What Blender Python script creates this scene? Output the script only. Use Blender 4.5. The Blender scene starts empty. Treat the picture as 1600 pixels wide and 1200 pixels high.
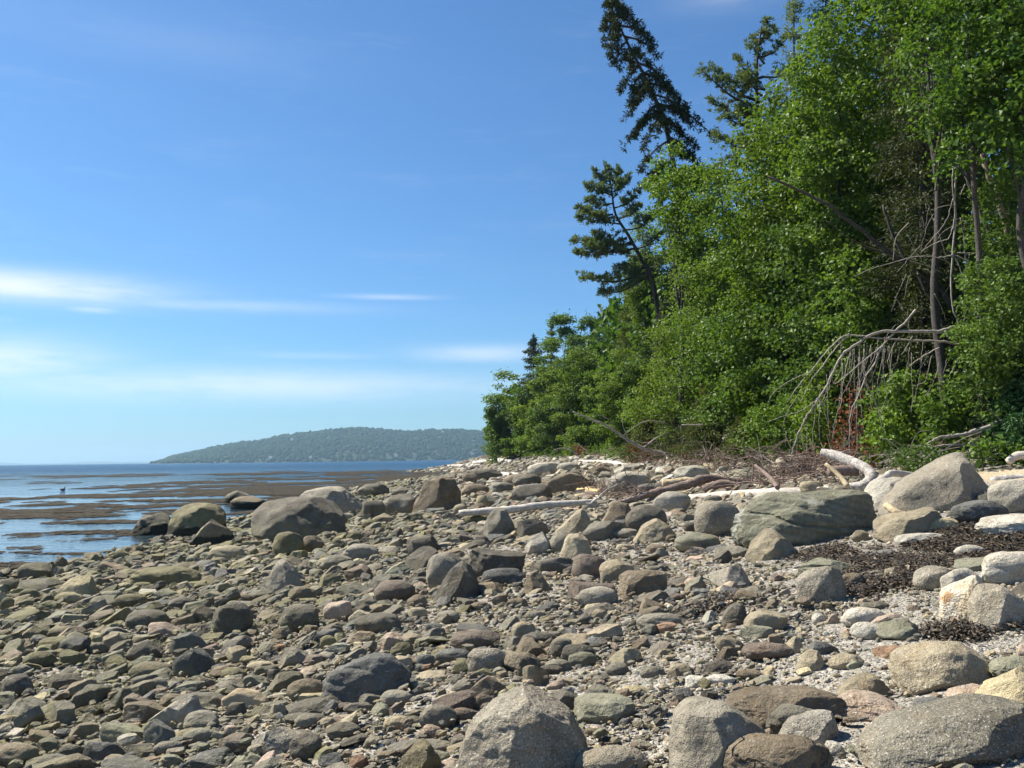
import bpy, bmesh, math, random
import numpy as np
from mathutils import Matrix, Vector

random.seed(7)
RNG = np.random.default_rng(7)
SC = bpy.context.scene
COL = SC.collection

# ------------------------------------------------------------------ camera
F = 1385.0                     # focal length in photo pixels (photo 1600 x 1200)
CAM = np.array([0.0, 0.0, 2.4])
PITCH = math.atan(116.5 / F)
ROLL = math.radians(0.70)
FWD = np.array([0.0, math.cos(PITCH), math.sin(PITCH)])
_R0 = np.array([1.0, 0.0, 0.0]); _U0 = np.cross(_R0, FWD)
RIGHT = math.cos(ROLL) * _R0 - math.sin(ROLL) * _U0
UP = math.sin(ROLL) * _R0 + math.cos(ROLL) * _U0
cam = bpy.data.cameras.new('camera'); cam.sensor_width = 36.0
cam.lens = 36.0 * F / 1600.0; cam.clip_start = 0.1; cam.clip_end = 60000
camo = bpy.data.objects.new('camera', cam); COL.objects.link(camo)
M = Matrix.Identity(4)
for i in range(3):
    M[i][0] = RIGHT[i]; M[i][1] = UP[i]; M[i][2] = -FWD[i]; M[i][3] = CAM[i]
camo.matrix_world = M
SC.camera = camo

# ------------------------------------------------------------------ sun, sky, exposure
SUN_EL, SUN_AZ = 50.0, -64.0        # degrees; azimuth from +Y, negative = to the left
sd = np.array([math.sin(math.radians(SUN_AZ)) * math.cos(math.radians(SUN_EL)),
               math.cos(math.radians(SUN_AZ)) * math.cos(math.radians(SUN_EL)),
               math.sin(math.radians(SUN_EL))])
sl = bpy.data.lights.new('sun', 'SUN'); sl.energy = 5.0; sl.angle = math.radians(0.53); sl.color = (1.0, 0.93, 0.80)
so = bpy.data.objects.new('sun', sl); COL.objects.link(so)
so.rotation_euler = Vector(sd).to_track_quat('Z', 'Y').to_euler()
SC.view_settings.view_transform = 'Standard'; SC.view_settings.look = 'None'
SC.view_settings.gamma = 1.0; SC.view_settings.use_curve_mapping = False
SC.view_settings.exposure = 0.96
SC.render.engine = 'CYCLES'
SC.cycles.max_bounces = 5; SC.cycles.diffuse_bounces = 1; SC.cycles.glossy_bounces = 2
SC.cycles.transmission_bounces = 2; SC.cycles.volume_bounces = 0; SC.cycles.transparent_max_bounces = 4
SC.cycles.use_denoising = True
SC.cycles.use_adaptive_sampling = True
SC.cycles.adaptive_threshold = 0.02


class NT:
    """tiny helper for node trees"""
    def __init__(s, tree): s.t = tree; s.n = tree.nodes; s.l = tree.links
    def new(s, kind, **kw):
        n = s.n.new(kind)
        for k, v in kw.items(): setattr(n, k, v)
        return n
    def put(s, sock, v):
        if v is None: return
        if isinstance(v, bpy.types.NodeSocket): s.l.new(v, sock)
        else:
            if hasattr(sock.default_value, '__len__') and not hasattr(v, '__len__'): v = [v] * len(sock.default_value)
            if hasattr(sock.default_value, '__len__') and len(sock.default_value) == 4 and len(v) == 3: v = (*v, 1.0)
            sock.default_value = v
    def math(s, op, a, b=None, c=None, clamp=False):
        n = s.new('ShaderNodeMath', operation=op, use_clamp=clamp)
        s.put(n.inputs[0], a); s.put(n.inputs[1], b)
        if c is not None: s.put(n.inputs[2], c)
        return n.outputs[0]
    def vmath(s, op, a, b=None):
        n = s.new('ShaderNodeVectorMath', operation=op); s.put(n.inputs[0], a)
        if b is not None: s.put(n.inputs[1], b)
        return n.outputs[0]
    def mix(s, f, a, b, blend='MIX'):
        n = s.new('ShaderNodeMix', data_type='RGBA', blend_type=blend)
        s.put(n.inputs[0], f); s.put(n.inputs[6], a); s.put(n.inputs[7], b)
        return n.outputs[2]
    def noise(s, vec, scale, detail=3, rough=0.55, col=False):
        n = s.new('ShaderNodeTexNoise'); s.put(n.inputs['Vector'], vec)
        n.inputs['Scale'].default_value = scale; n.inputs['Detail'].default_value = detail; n.inputs['Roughness'].default_value = rough
        return n.outputs[1 if col else 0]
    def voro(s, vec, scale, feature='F1', out='Distance', rnd=1.0):
        n = s.new('ShaderNodeTexVoronoi', feature=feature); s.put(n.inputs['Vector'], vec)
        n.inputs['Scale'].default_value = scale; n.inputs['Randomness'].default_value = rnd
        return n.outputs[out]
    def ramp(s, v, lo, hi, a=0.0, b=1.0, smooth=True):
        n = s.new('ShaderNodeMapRange', interpolation_type='SMOOTHSTEP' if smooth else 'LINEAR')
        s.put(n.inputs[0], v); s.put(n.inputs[1], lo); s.put(n.inputs[2], hi); s.put(n.inputs[3], a); s.put(n.inputs[4], b)
        return n.outputs[0]
    def cramp(s, v, stops, interp='LINEAR'):
        n = s.new('ShaderNodeValToRGB'); n.color_ramp.interpolation = interp
        e = n.color_ramp.elements
        while len(e) < len(stops): e.new(0.5)
        for i, (p, c) in enumerate(stops): e[i].position = p; e[i].color = (*c, 1.0)
        s.put(n.inputs[0], v); return n.outputs[0]
    def comb(s, x, y, z):
        n = s.new('ShaderNodeCombineXYZ'); s.put(n.inputs[0], x); s.put(n.inputs[1], y); s.put(n.inputs[2], z); return n.outputs[0]
    def sep(s, v):
        n = s.new('ShaderNodeSeparateXYZ'); s.put(n.inputs[0], v); return n.outputs
    def bump(s, h, strength, dist, normal=None):
        n = s.new('ShaderNodeBump'); s.put(n.inputs['Height'], h)
        n.inputs['Strength'].default_value = strength; n.inputs['Distance'].default_value = dist
        if normal is not None: s.l.new(normal, n.inputs['Normal'])
        return n.outputs[0]


world = bpy.data.worlds.new('World'); SC.world = world; world.use_nodes = True
W = NT(world.node_tree); W.n.clear()
sky = W.new('ShaderNodeTexSky', sky_type='NISHITA')
sky.sun_disc = False
sky.sun_elevation = math.radians(SUN_EL); sky.sun_rotation = math.radians(SUN_AZ)
sky.altitude = 0; sky.air_density = 1.0; sky.dust_density = 0.6; sky.ozone_density = 3.0
tc = W.new('ShaderNodeTexCoord').outputs['Generated']
sx, sy, sz = W.sep(tc)
az = W.math('ARCTAN2', sx, sy)
el = W.math('ARCSINE', sz)
# cirrus: streaks in (azimuth, elevation), some gathered into the banks seen low over the bay
wisp = W.noise(W.comb(W.math('MULTIPLY', az, 5.0), W.math('MULTIPLY', el, 30.0), 0.0), 1.0, 6, 0.6)
wisp2 = W.noise(W.comb(W.math('MULTIPLY', az, 22.0), W.math('MULTIPLY', el, 120.0), 3.0), 1.0, 4, 0.6)
wv = W.math('ADD', W.math('MULTIPLY', wisp, 0.7), W.math('MULTIPLY', wisp2, 0.3))
tot = None
for (cx, cy, w, h, a) in ((95, 481, 170, 20, .80), (330, 490, 200, 9, .30), (180, 507, 34, 5, .40), (70, 583, 130, 30, .62),
                          (380, 608, 400, 24, .50), (760, 553, 110, 13, .42), (610, 467, 70, 4, .32), (760, 600, 200, 9, .22),
                          (500, 560, 120, 6, .16), (1160, 45, 90, 22, .16), (260, 130, 260, 30, .06), (20, 530, 60, 6, .2)):
    ca = (cx - 800) / F; ce = (716.5 - (cx - 800) * 0.0122 - cy) / F
    u = W.math('POWER', W.math('MULTIPLY', W.math('SUBTRACT', az, ca), F / w), 2.0)
    v = W.math('POWER', W.math('ABSOLUTE', W.math('MULTIPLY', W.math('SUBTRACT', el, ce), F / h)), 2.0)
    g = W.math('MULTIPLY', W.math('EXPONENT', W.math('MULTIPLY', W.math('ADD', u, v), -1.0)), a)
    tot = g if tot is None else W.math('MAXIMUM', tot, g)
soft = W.math('MULTIPLY', W.ramp(wv, 0.50, 0.75), 0.05)
cl = W.math('MULTIPLY', tot, W.ramp(wv, 0.22, 0.60, .15, 1.0))
cl = W.math('MAXIMUM', cl, soft, clamp=True)
tint = W.mix(1.0, sky.outputs[0], (0.63, 1.02, 1.34), 'MULTIPLY')
skyc = W.mix(cl, tint, (11.0, 11.2, 11.6))
bg = W.new('ShaderNodeBackground'); W.l.new(skyc, bg.inputs[0]); bg.inputs[1].default_value = 0.054
wo = W.new('ShaderNodeOutputWorld'); W.l.new(bg.outputs[0], wo.inputs[0])

# ------------------------------------------------------------------ helpers
def ray(px, py):
    d = RIGHT * ((px - 800) / F) + UP * ((600 - py) / F) + FWD
    return d / d[1]                       # scaled so that t = distance along +Y

def at(px, py, D):
    return CAM + ray(px, py) * D

def to_px(p):
    v = np.asarray(p, float) - CAM
    z = v @ FWD
    return np.array([800 + F * (v @ RIGHT) / z, 600 - F * (v @ UP) / z]).T

_perm = RNG.permutation(4096)
_val = RNG.random(4096) * 2 - 1
def vnoise(P):
    P = np.asarray(P, float); I = np.floor(P).astype(np.int64); f = P - I
    f = f * f * f * (f * (f * 6 - 15) + 10)
    def h(i, j, k): return _val[_perm[(_perm[(_perm[i & 4095] + j) & 4095] + k) & 4095]]
    i, j, k = I[..., 0], I[..., 1], I[..., 2]; u, v, w = f[..., 0], f[..., 1], f[..., 2]
    L = lambda a, b, t: a + (b - a) * t
    return L(L(L(h(i, j, k), h(i+1, j, k), u), L(h(i, j+1, k), h(i+1, j+1, k), u), v),
             L(L(h(i, j, k+1), h(i+1, j, k+1), u), L(h(i, j+1, k+1), h(i+1, j+1, k+1), u), v), w)
def fbm(P, oct=4, gain=0.5):
    s = 0; a = 1; P = np.asarray(P, float)
    for o in range(oct): s = s + a * vnoise(P + 17.3 * o); a *= gain; P = P * 2.03
    return s
def n2(x, y, s, oct=3, z=0.0):
    x, y = np.broadcast_arrays(np.asarray(x, float), np.asarray(y, float))
    return fbm(np.stack([x * s, y * s, np.full(x.shape, z)], -1), oct)

SH_Y = [-60, 18, 26, 42, 70, 92, 120, 150, 180, 195, 215, 260, 500, 1500]
SH_X = [-10.8, -10.8, -9.6, -11.2, -12.6, -13, -11.2, -9.8, -21, -22, -15, -4, 30, 200]
BK_Y = [-60, 14, 20, 30, 45, 70, 100, 130, 180, 260, 500, 1500]
BK_X = [12.5, 12.2, 11.0, 10.0, 8.0, 4.5, 0.2, -2.6, -8.5, 0, 45, 230]
def shore(y): return np.interp(y, SH_Y, SH_X) + 0.5 * n2(y, 0 * np.asarray(y, float), 0.25, 2, 5.0)
def bank(y): return np.interp(y, BK_Y, BK_X)
def tpar(x, y): s = shore(y); return (x - s) / (bank(y) - s)
def gz(x, y, fine=True):
    x = np.asarray(x, float); y = np.asarray(y, float)
    s = shore(y); b = bank(y); t = (x - s) / (b - s)
    tc_ = np.clip(t, 0, 1)
    z = 2.4 * tc_ ** 1.55
    z = np.where(t < 0, -np.minimum(3.0, 0.07 * (s - x)), z)
    z = np.where(t > 1, 2.4 + np.minimum(5.0, 0.28 * (x - b)) , z)
    if fine:
        z = z + 0.05 * n2(x, y, 0.5, 3, 1.0) * np.clip(t * 3 + .4, 0, 1) + 0.10 * np.clip((t - .7) * 3, 0, 1) * n2(x, y, .2, 2, 9.)
    return z
_TS = 2.5 * 1.02 ** np.arange(262)
def hit(px, py):
    d = ray(px, py)
    def first(ts):
        p = CAM + ts[:, None] * d; w = np.nonzero(p[:, 2] < gz(p[:, 0], p[:, 1]))[0]
        k = int(w[0]) if len(w) else len(ts) - 1
        return ts[max(k - 1, 0)], ts[k]
    a, b = first(_TS)
    for _ in range(2): a, b = first(np.linspace(a, b, 14))
    return CAM + d * b

class MB:
    """collects verts and faces (all python-free) and links them as one mesh object"""
    def __init__(s): s.V = []; s.Fq = []; s.Ft = []; s.n = 0; s.A = []
    def add(s, V, Q=None, T=None, tint=None):
        V = np.asarray(V, float)
        if Q is not None and len(Q): s.Fq.append(np.asarray(Q) + s.n)
        if T is not None and len(T): s.Ft.append(np.asarray(T) + s.n)
        s.V.append(V); s.n += len(V)
        s.A.append(np.zeros(len(V)) if tint is None else np.broadcast_to(np.asarray(tint, float), (len(V),)))
    def mesh(s, name, smooth=False):
        V = np.concatenate(s.V); Q = np.concatenate(s.Fq) if s.Fq else np.zeros((0, 4), int); T = np.concatenate(s.Ft) if s.Ft else np.zeros((0, 3), int)
        me = bpy.data.meshes.new(name)
        me.vertices.add(len(V)); me.vertices.foreach_set('co', V.astype(np.float32).ravel())
        nl = Q.size + T.size
        me.loops.add(nl); me.loops.foreach_set('vertex_index', np.concatenate([Q.ravel(), T.ravel()]).astype(np.int32))
        me.polygons.add(len(Q) + len(T))
        st = np.concatenate([np.arange(len(Q)) * 4, Q.size + np.arange(len(T)) * 3]).astype(np.int32)
        me.polygons.foreach_set('loop_start', st)
        me.update(calc_edges=True)
        me.polygons.foreach_set('use_smooth', np.full(len(Q) + len(T), smooth))
        A = np.concatenate(s.A)
        if np.any(A): at_ = me.attributes.new('tint', 'FLOAT', 'POINT'); at_.data.foreach_set('value', A.astype(np.float32))
        me.validate()
        return me
    def build(s, name, mat, parent=None, smooth=False, loc=None):
        me = s.mesh(name, smooth); me.materials.append(mat)
        return link(name, me, parent, loc)

def link(name, me, parent=None, loc=None):
    o = bpy.data.objects.new(name, me); COL.objects.link(o)
    if parent is not None: o.parent = parent
    if loc is not None: o.location = tuple(float(c) for c in loc)
    return o
def tag(o, label=None, cat=None, group=None, kind=None):
    if label: o['label'] = label
    if cat: o['category'] = cat
    if group: o['group'] = group
    if kind: o['kind'] = kind
    return o
def empty(name, loc, label, cat, group=None):
    o = bpy.data.objects.new(name, None); COL.objects.link(o); o.location = tuple(float(c) for c in loc)
    return tag(o, label, cat, group)

def tube(mb, pts, rad, sides=6, tint=None, wob=0.0, cap=True):
    P = np.asarray(pts, float); n = len(P); R = np.broadcast_to(np.asarray(rad, float), (n,))
    T = np.gradient(P, axis=0); T /= np.linalg.norm(T, axis=1)[:, None] + 1e-9
    ref = np.array([0.31, 0.17, 0.93]) if abs(T[:, 2]).mean() < .8 else np.array([1.0, 0.1, 0.05])
    A = np.cross(T, ref); A /= np.linalg.norm(A, axis=1)[:, None] + 1e-9; B = np.cross(T, A)
    th = np.arange(sides) * 2 * np.pi / sides
    rr = R[:, None] * (1 + (wob * RNG.standard_normal((n, sides)) if wob else 0))
    V = P[:, None] + rr[..., None] * (np.cos(th)[None, :, None] * A[:, None] + np.sin(th)[None, :, None] * B[:, None])
    V = V.reshape(-1, 3)
    i = np.arange(n - 1)[:, None] * sides; j = np.arange(sides)[None]; k = (j + 1) % sides
    Q = np.stack([i + j, i + k, i + sides + k, i + sides + j], -1).reshape(-1, 4)
    Tt = []
    if cap:
        V = np.vstack([V, P[0], P[-1]]); c0, c1 = n * sides, n * sides + 1
        Tt = [[c0, (q + 1) % sides, q] for q in range(sides)] + [[c1, (n-1)*sides + q, (n-1)*sides + (q + 1) % sides] for q in range(sides)]
    mb.add(V, Q, np.array(Tt, int) if len(Tt) else None, tint)

def curve(pts, m=10, jit=0.0):
    """Catmull-Rom through the points"""
    P = np.asarray(pts, float)
    if len(P) == 2: out = P[0] + (P[1] - P[0]) * np.linspace(0, 1, m)[:, None]
    else:
        Q = np.vstack([2*P[0]-P[1], P, 2*P[-1]-P[-2]]); out = []
        for i in range(len(P) - 1):
            p0, p1, p2, p3 = Q[i:i+4]
            for u in np.linspace(0, 1, m, endpoint=False):
                out.append(0.5 * ((2*p1) + (-p0+p2)*u + (2*p0-5*p1+4*p2-p3)*u*u + (-p0+3*p1-3*p2+p3)*u**3))
        out.append(P[-1]); out = np.array(out)
    if jit: out[1:-1] += RNG.standard_normal(out[1:-1].shape) * jit
    return out

# ------------------------------------------------------------------ materials
def mat(name):
    m = bpy.data.materials.new(name); m.use_nodes = True
    t = NT(m.node_tree); t.n.clear()
    out = t.new('ShaderNodeOutputMaterial'); b = t.new('ShaderNodeBsdfPrincipled')
    t.l.new(b.outputs[0], out.inputs[0])
    return m, t, b, out

def rock_mat(name, src='OBJ', speck=0.5, weed=None, band=0.0, crack=0.0, olive=1.0):
    m, t, b, out = mat(name)
    pos = t.new('ShaderNodeNewGeometry').outputs['Position']; nrm = t.n[-1].outputs['Normal']
    if src == 'OBJ':
        oi = t.new('ShaderNodeObjectInfo'); c = oi.outputs['Color']
    else:
        a = t.new('ShaderNodeAttribute', attribute_type='INSTANCER', attribute_name='col'); c = a.outputs['Color']
    big = t.noise(pos, 2.6, 5, 0.6); mid = t.noise(pos, 17, 4, 0.65); fin = t.noise(pos, 110, 3, 0.7)
    v = t.math('ADD', t.ramp(big, .3, .7, .78, 1.18), t.ramp(mid, .3, .7, -.13, .13))
    c = t.mix(1.0, c, v, 'MULTIPLY')
    stn = t.ramp(t.noise(pos, 1.9, 6, .68), .50, .60, 0, .42); c = t.mix(stn, c, t.mix(1.0, c, (.50, .47, .42), 'MULTIPLY'))
    lic = t.ramp(t.noise(pos, 7.5, 5, .72), .60, .66, 0, .35); c = t.mix(lic, c, t.mix(.5, c, (.62, .60, .53)))
    warm = t.ramp(t.noise(pos, 5.0, 3), .52, .72, 0, .30)
    c = t.mix(warm, c, t.mix(1.0, c, (1.22, 1.0, 0.74), 'MULTIPLY'))
    if speck:
        fl = t.ramp(fin, .36, .46, 1, 0); c = t.mix(t.math('MULTIPLY', fl, speck * .9), c, t.mix(1.0, c, .34, 'MULTIPLY'))
        f2 = t.ramp(t.noise(pos, 75, 2, .7), .58, .68, 0, 1); c = t.mix(t.math('MULTIPLY', f2, speck * .8), c, t.mix(.6, c, (.80, .76, .70)))
    if band:
        w = t.new('ShaderNodeTexWave', wave_type='BANDS', bands_direction='Z')
        rot = t.new('ShaderNodeMapping'); rot.inputs['Rotation'].default_value = (0.25, -0.22, 0); t.l.new(pos, rot.inputs[0]); t.l.new(rot.outputs[0], w.inputs[0])
        w.inputs['Scale'].default_value = 3.2; w.inputs['Distortion'].default_value = 5; w.inputs['Detail'].default_value = 4
        c = t.mix(t.math('MULTIPLY', t.ramp(w.outputs[1], .25, .75), band), c, t.mix(1.0, c, .70, 'MULTIPLY'))
        pale = t.ramp(t.noise(pos, 1.7, 4, .6), .58, .66, 0, .6); c = t.mix(pale, c, (.46, .46, .40))
    x, y, z = t.sep(pos)
    nz = t.sep(nrm)[2]
    # olive film of algae on stones of the lower shore
    if olive:
        low = t.ramp(z, .25, 1.0, 1, 0); al = t.math('MULTIPLY', low, t.ramp(t.noise(pos, 3.3, 4), .38, .66, .0, .46 * olive))
        c = t.mix(al, c, (.235, .225, .105))
    if weed is not None:
        lvl = t.math('ADD', z, t.math('MULTIPLY', t.math('SUBTRACT', t.noise(pos, 3.0, 4), .5), .35))
        wm = t.ramp(lvl, weed - .04, weed + .04, 1, 0)
        c = t.mix(wm, c, t.mix(t.ramp(fin, .4, .6), (.018, .016, .010), (.055, .048, .028)))
    h = t.math('ADD', t.math('MULTIPLY', mid, .6), t.math('MULTIPLY', t.math('ADD', fin, t.noise(pos, 45, 3)), .22))
    if crack:
        cr = t.voro(t.vmath('ADD', pos, t.noise(pos, 3, 4, col=True)), .9, 'DISTANCE_TO_EDGE')
        h = t.math('ADD', h, t.ramp(cr, 0, .03, -.6 * crack, 0)); c = t.mix(t.ramp(cr, 0, .012, .6 * crack, 0), c, (.06, .055, .05))
    t.l.new(t.bump(h, 1.0, .05), b.inputs['Normal'])
    t.put(b.inputs['Base Color'], c); b.inputs['Roughness'].default_value = .78
    b.inputs['Specular IOR Level'].default_value = .3
    return m

M_ROCK = rock_mat('rock_stone', speck=.30)
M_GRAN = rock_mat('rock_granite', speck=1.0, olive=.4)
M_BAND = rock_mat('rock_banded', speck=.1, band=.45)
M_WEED = rock_mat('rock_weedy', speck=.4, weed=.34)
M_CRACK = rock_mat('rock_cracked', speck=.25, crack=1.0)
M_SCAT = rock_mat('rock_scatter', src='INST', speck=.35)

def leaf_mat(name, c0, c1, trans=.35, rough=.5, spec=.25):
    m, t, b, out = mat(name)
    a = t.new('ShaderNodeAttribute', attribute_name='tint').outputs['Fac']
    oi = t.new('ShaderNodeObjectInfo').outputs['Random']
    f = t.math('ADD', t.math('MULTIPLY', a, .72), t.math('MULTIPLY', oi, .42), clamp=True)
    c = t.mix(f, c0, c1)
    t.put(b.inputs['Base Color'], c); b.inputs['Roughness'].default_value = rough; b.inputs['Specular IOR Level'].default_value = spec
    tr = t.new('ShaderNodeBsdfTranslucent'); t.put(tr.inputs[0], t.mix(1.0, c, (1.5, 1.5, .7), 'MULTIPLY'))
    mx = t.new('ShaderNodeMixShader'); mx.inputs[0].default_value = trans
    t.l.new(b.outputs[0], mx.inputs[1]); t.l.new(tr.outputs[0], mx.inputs[2]); t.l.new(mx.outputs[0], out.inputs[0])
    return m
L_MAPLE = leaf_mat('leaf_maple', (.034, .080, .012), (.150, .238, .034), .34)
L_BIRCH = leaf_mat('leaf_birch', (.050, .105, .012), (.180, .255, .036), .34)
L_ASPEN = leaf_mat('leaf_aspen', (.034, .085, .012), (.138, .225, .036))
L_OLIVE = leaf_mat('leaf_oak', (.04, .09, .016), (.12, .19, .038))
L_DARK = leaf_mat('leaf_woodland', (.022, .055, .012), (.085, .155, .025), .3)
N_SPRUCE = leaf_mat('needle_spruce', (.024, .038, .013), (.080, .098, .030), .15, .6)
N_GREEN = leaf_mat('needle_fir', (.022, .060, .020), (.050, .120, .035), .15, .6)
N_PINE = leaf_mat('needle_pine', (.060, .095, .040), (.19, .24, .11), .35, .5)
N_CEDAR = leaf_mat('needle_cedar', (.05, .075, .016), (.125, .150, .030), .15, .6)
N_RED = leaf_mat('needle_dead', (.10, .035, .016), (.26, .085, .040), .2, .7)

def wood_mat(name, c0, c1, scale=26):
    m, t, b, out = mat(name)
    pos = t.new('ShaderNodeNewGeometry').outputs['Position']
    n = t.noise(pos, scale, 5, .7); n0 = t.noise(pos, 4, 3)
    w = t.noise(t.vmath('MULTIPLY', pos, (9, 40, 40)), 2.0, 4)
    c = t.mix(t.ramp(t.math('ADD', t.math('MULTIPLY', n, .5), t.math('MULTIPLY', w, .5)), .36, .62), c0, c1)
    c = t.mix(1.0, c, t.ramp(n0, .3, .7, .75, 1.15), 'MULTIPLY')
    t.put(b.inputs['Base Color'], c); b.inputs['Roughness'].default_value = .85
    t.l.new(t.bump(t.math('ADD', n, w), .6, .02), b.inputs['Normal'])
    return m
W_PALE = wood_mat('wood_bleached', (.36, .31, .26), (.62, .57, .50))
W_WHITE = wood_mat('wood_birch_bark', (.20, .16, .13), (.66, .62, .56), 14)
W_BROWN = wood_mat('wood_brown', (.10, .065, .048), (.30, .22, .18))
W_TAN = wood_mat('wood_tan', (.38, .28, .16), (.62, .50, .32))
W_ORANGE = wood_mat('wood_orange', (.55, .33, .13), (.72, .50, .24))
W_BARK = wood_mat('bark_grey', (.025, .020, .016), (.095, .08, .066))
W_TWIG = wood_mat('wood_twig_grey', (.20, .17, .145), (.44, .39, .34))
W_DARK = wood_mat('bark_dark', (.03, .022, .016), (.09, .07, .055))

# ------------------------------------------------------------------ terrain
def seg(*a):
    out = []
    for (lo, hi, st) in a: out += list(np.arange(lo, hi, st))
    return np.array(out + [a[-1][1]])
xs = seg((-200, -60, 20), (-60, -24, 3), (-24, -14, .5), (-14, 16, .16), (16, 40, 1.5), (40, 200, 20), (200, 1500, 200))
ys = seg((-60, -6, 4), (-6, 2, .5), (2, 22, .16), (22, 50, .4), (50, 120, 1), (120, 240, 2), (240, 520, 20), (520, 1500, 140))
X, Y = np.meshgrid(xs, ys, indexing='ij'); Z = gz(X, Y)
tt = tpar(X, Y)
Z = Z + np.where((tt > 0) & (tt < 1.1) & (Y < 60), .018 * n2(X, Y, 3.1, 3, 3.0), 0)
nx, ny = X.shape
idx = np.arange(nx * ny).reshape(nx, ny)
Q = np.stack([idx[:-1, :-1], idx[1:, :-1], idx[1:, 1:], idx[:-1, 1:]], -1).reshape(-1, 4)
mb = MB(); mb.add(np.stack([X, Y, Z], -1).reshape(-1, 3), Q, tint=np.clip(tt.ravel(), -1, 2) + .001)
m, t, b, out = mat('beach_ground')
pos = t.new('ShaderNodeNewGeometry').outputs['Position']
tp = t.new('ShaderNodeAttribute', attribute_name='tint').outputs['Fac']
pal = [(0.0, (0.182, 0.175, 0.154)), (.18, (0.336, 0.315, 0.266)), (.36, (0.224, 0.217, 0.203)), (.52, (0.462, 0.420, 0.350)), (.68, (0.294, 0.266, 0.231)), (.82, (0.588, 0.546, 0.476)), (.93, (0.420, 0.329, 0.252)), (1.0, (0.770, 0.742, 0.686))]
def cell(sc):
    c = t.voro(pos, sc, out='Color'); return t.cramp(t.sep(c)[0], pal, 'CONSTANT')
c1 = cell(34); c2 = cell(85); c3 = cell(14)
gm = t.ramp(t.noise(pos, 1.3, 4), .42, .58)
c = t.mix(gm, t.mix(.5, c1, c2), t.mix(.35, c2, (.27, .25, .21)))
c = t.mix(t.ramp(t.noise(pos, .9, 3), .52, .62, 0, .75), c, t.mix(.4, c3, c1))
# grey silt-gravel of the upper middle beach
fine = t.ramp(tp, .55, .66, 0, .55); c = t.mix(t.math('MULTIPLY', fine, t.ramp(t.noise(pos, .6, 3), .35, .5)), c, t.mix(.5, c2, (.27, .255, .215)))
yy = t.sep(pos)[1]
sand = t.math('MULTIPLY', t.ramp(tp, .84, .875), t.ramp(yy, 18.5, 17.5)); c = t.mix(sand, c, t.mix(t.noise(pos, 60, 3), (.44, .36, .24), (.60, .50, .35)))
lit = t.mix(t.ramp(t.noise(pos, 7, 5, .7), .35, .65), (.035, .026, .018), (.13, .095, .06))
c = t.mix(t.math('MULTIPLY', t.ramp(tp, .97, 1.03), t.ramp(yy, 16, 20)), c, lit)
low = t.ramp(tp, .02, .16, 1, 0); c = t.mix(t.math('MULTIPLY', low, .75), c, t.mix(t.noise(pos, 12, 4), (.035, .032, .02), (.11, .10, .06)))
t.put(b.inputs['Base Color'], c); b.inputs['Roughness'].default_value = .9; b.inputs['Specular IOR Level'].default_value = .2

h = t.math('ADD', t.math('MULTIPLY', t.voro(pos, 34), -.9), t.math('MULTIPLY', t.voro(pos, 85), -.4))
h = t.math('ADD', h, t.math('MULTIPLY', t.voro(pos, 14), -.9))
t.l.new(t.bump(h, 1.0, .03), b.inputs['Normal'])
tag(mb.build('beach', m, smooth=True), 'gravel and sand ground of the beach sloping up to the wooded bank', kind='structure')

# ------------------------------------------------------------------ water
m, t, b, out = mat('sea_water')
pos = t.new('ShaderNodeNewGeometry').outputs['Position']
px_, py_, pz_ = t.sep(pos)
dist = t.math('SQRT', t.math('ADD', t.math('MULTIPLY', px_, px_), t.math('MULTIPLY', py_, py_)))
calm = t.math('ADD', dist, t.math('MULTIPLY', t.math('SUBTRACT', t.noise(t.vmath('MULTIPLY', pos, (.012, .05, 0)), 1, 4), .5), 140))
calm = t.ramp(calm, 65, 150, .12, 1.0)                      # ripples die where the weed damps them
w1 = t.noise(t.vmath('MULTIPLY', pos, (.9, 1.5, 0)), 1.0, 4, .6)
w2 = t.noise(t.vmath('MULTIPLY', pos, (.18, .35, 0)), 1.0, 4, .6)
w3 = t.noise(t.vmath('MULTIPLY', pos, (4, 6, 0)), 1.0, 2, .5)
h = t.math('ADD', t.math('ADD', t.math('MULTIPLY', w1, .35), t.math('MULTIPLY', w2, 1.2)), t.math('MULTIPLY', w3, .06))
bn = t.new('ShaderNodeBump'); t.put(bn.inputs['Height'], h); t.put(bn.inputs['Strength'], calm); bn.inputs['Distance'].default_value = 1.3
t.l.new(bn.outputs[0], b.inputs['Normal'])
t.put(b.inputs['Base Color'], t.mix(t.ramp(dist, 30, 260), (.030, .055, .070), (.004, .035, .090)))
t.put(b.inputs['Specular IOR Level'], t.ramp(calm, .1, 1.0, .5, .025))
t.put(b.inputs['Roughness'], t.ramp(dist, 60, 400, .06, .22)); b.inputs['IOR'].default_value = 1.333
mb = MB()
xw = seg((-14000, -2000, 2000), (-2000, -200, 300), (-200, 200, 40), (200, 2000, 300), (2000, 14000, 2000)); yw = seg((-600, 0, 150), (0, 400, 40), (400, 2000, 200), (2000, 14000, 2000))
Xw, Yw = np.meshgrid(xw, yw, indexing='ij'); iw = np.arange(Xw.size).reshape(Xw.shape)
mb.add(np.stack([Xw, Yw, 0 * Xw], -1).reshape(-1, 3), np.stack([iw[:-1, :-1], iw[1:, :-1], iw[1:, 1:], iw[:-1, 1:]], -1).reshape(-1, 4))
tag(mb.build('sea', m), 'blue bay water, calm inshore and rippled farther out', kind='structure')

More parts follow.
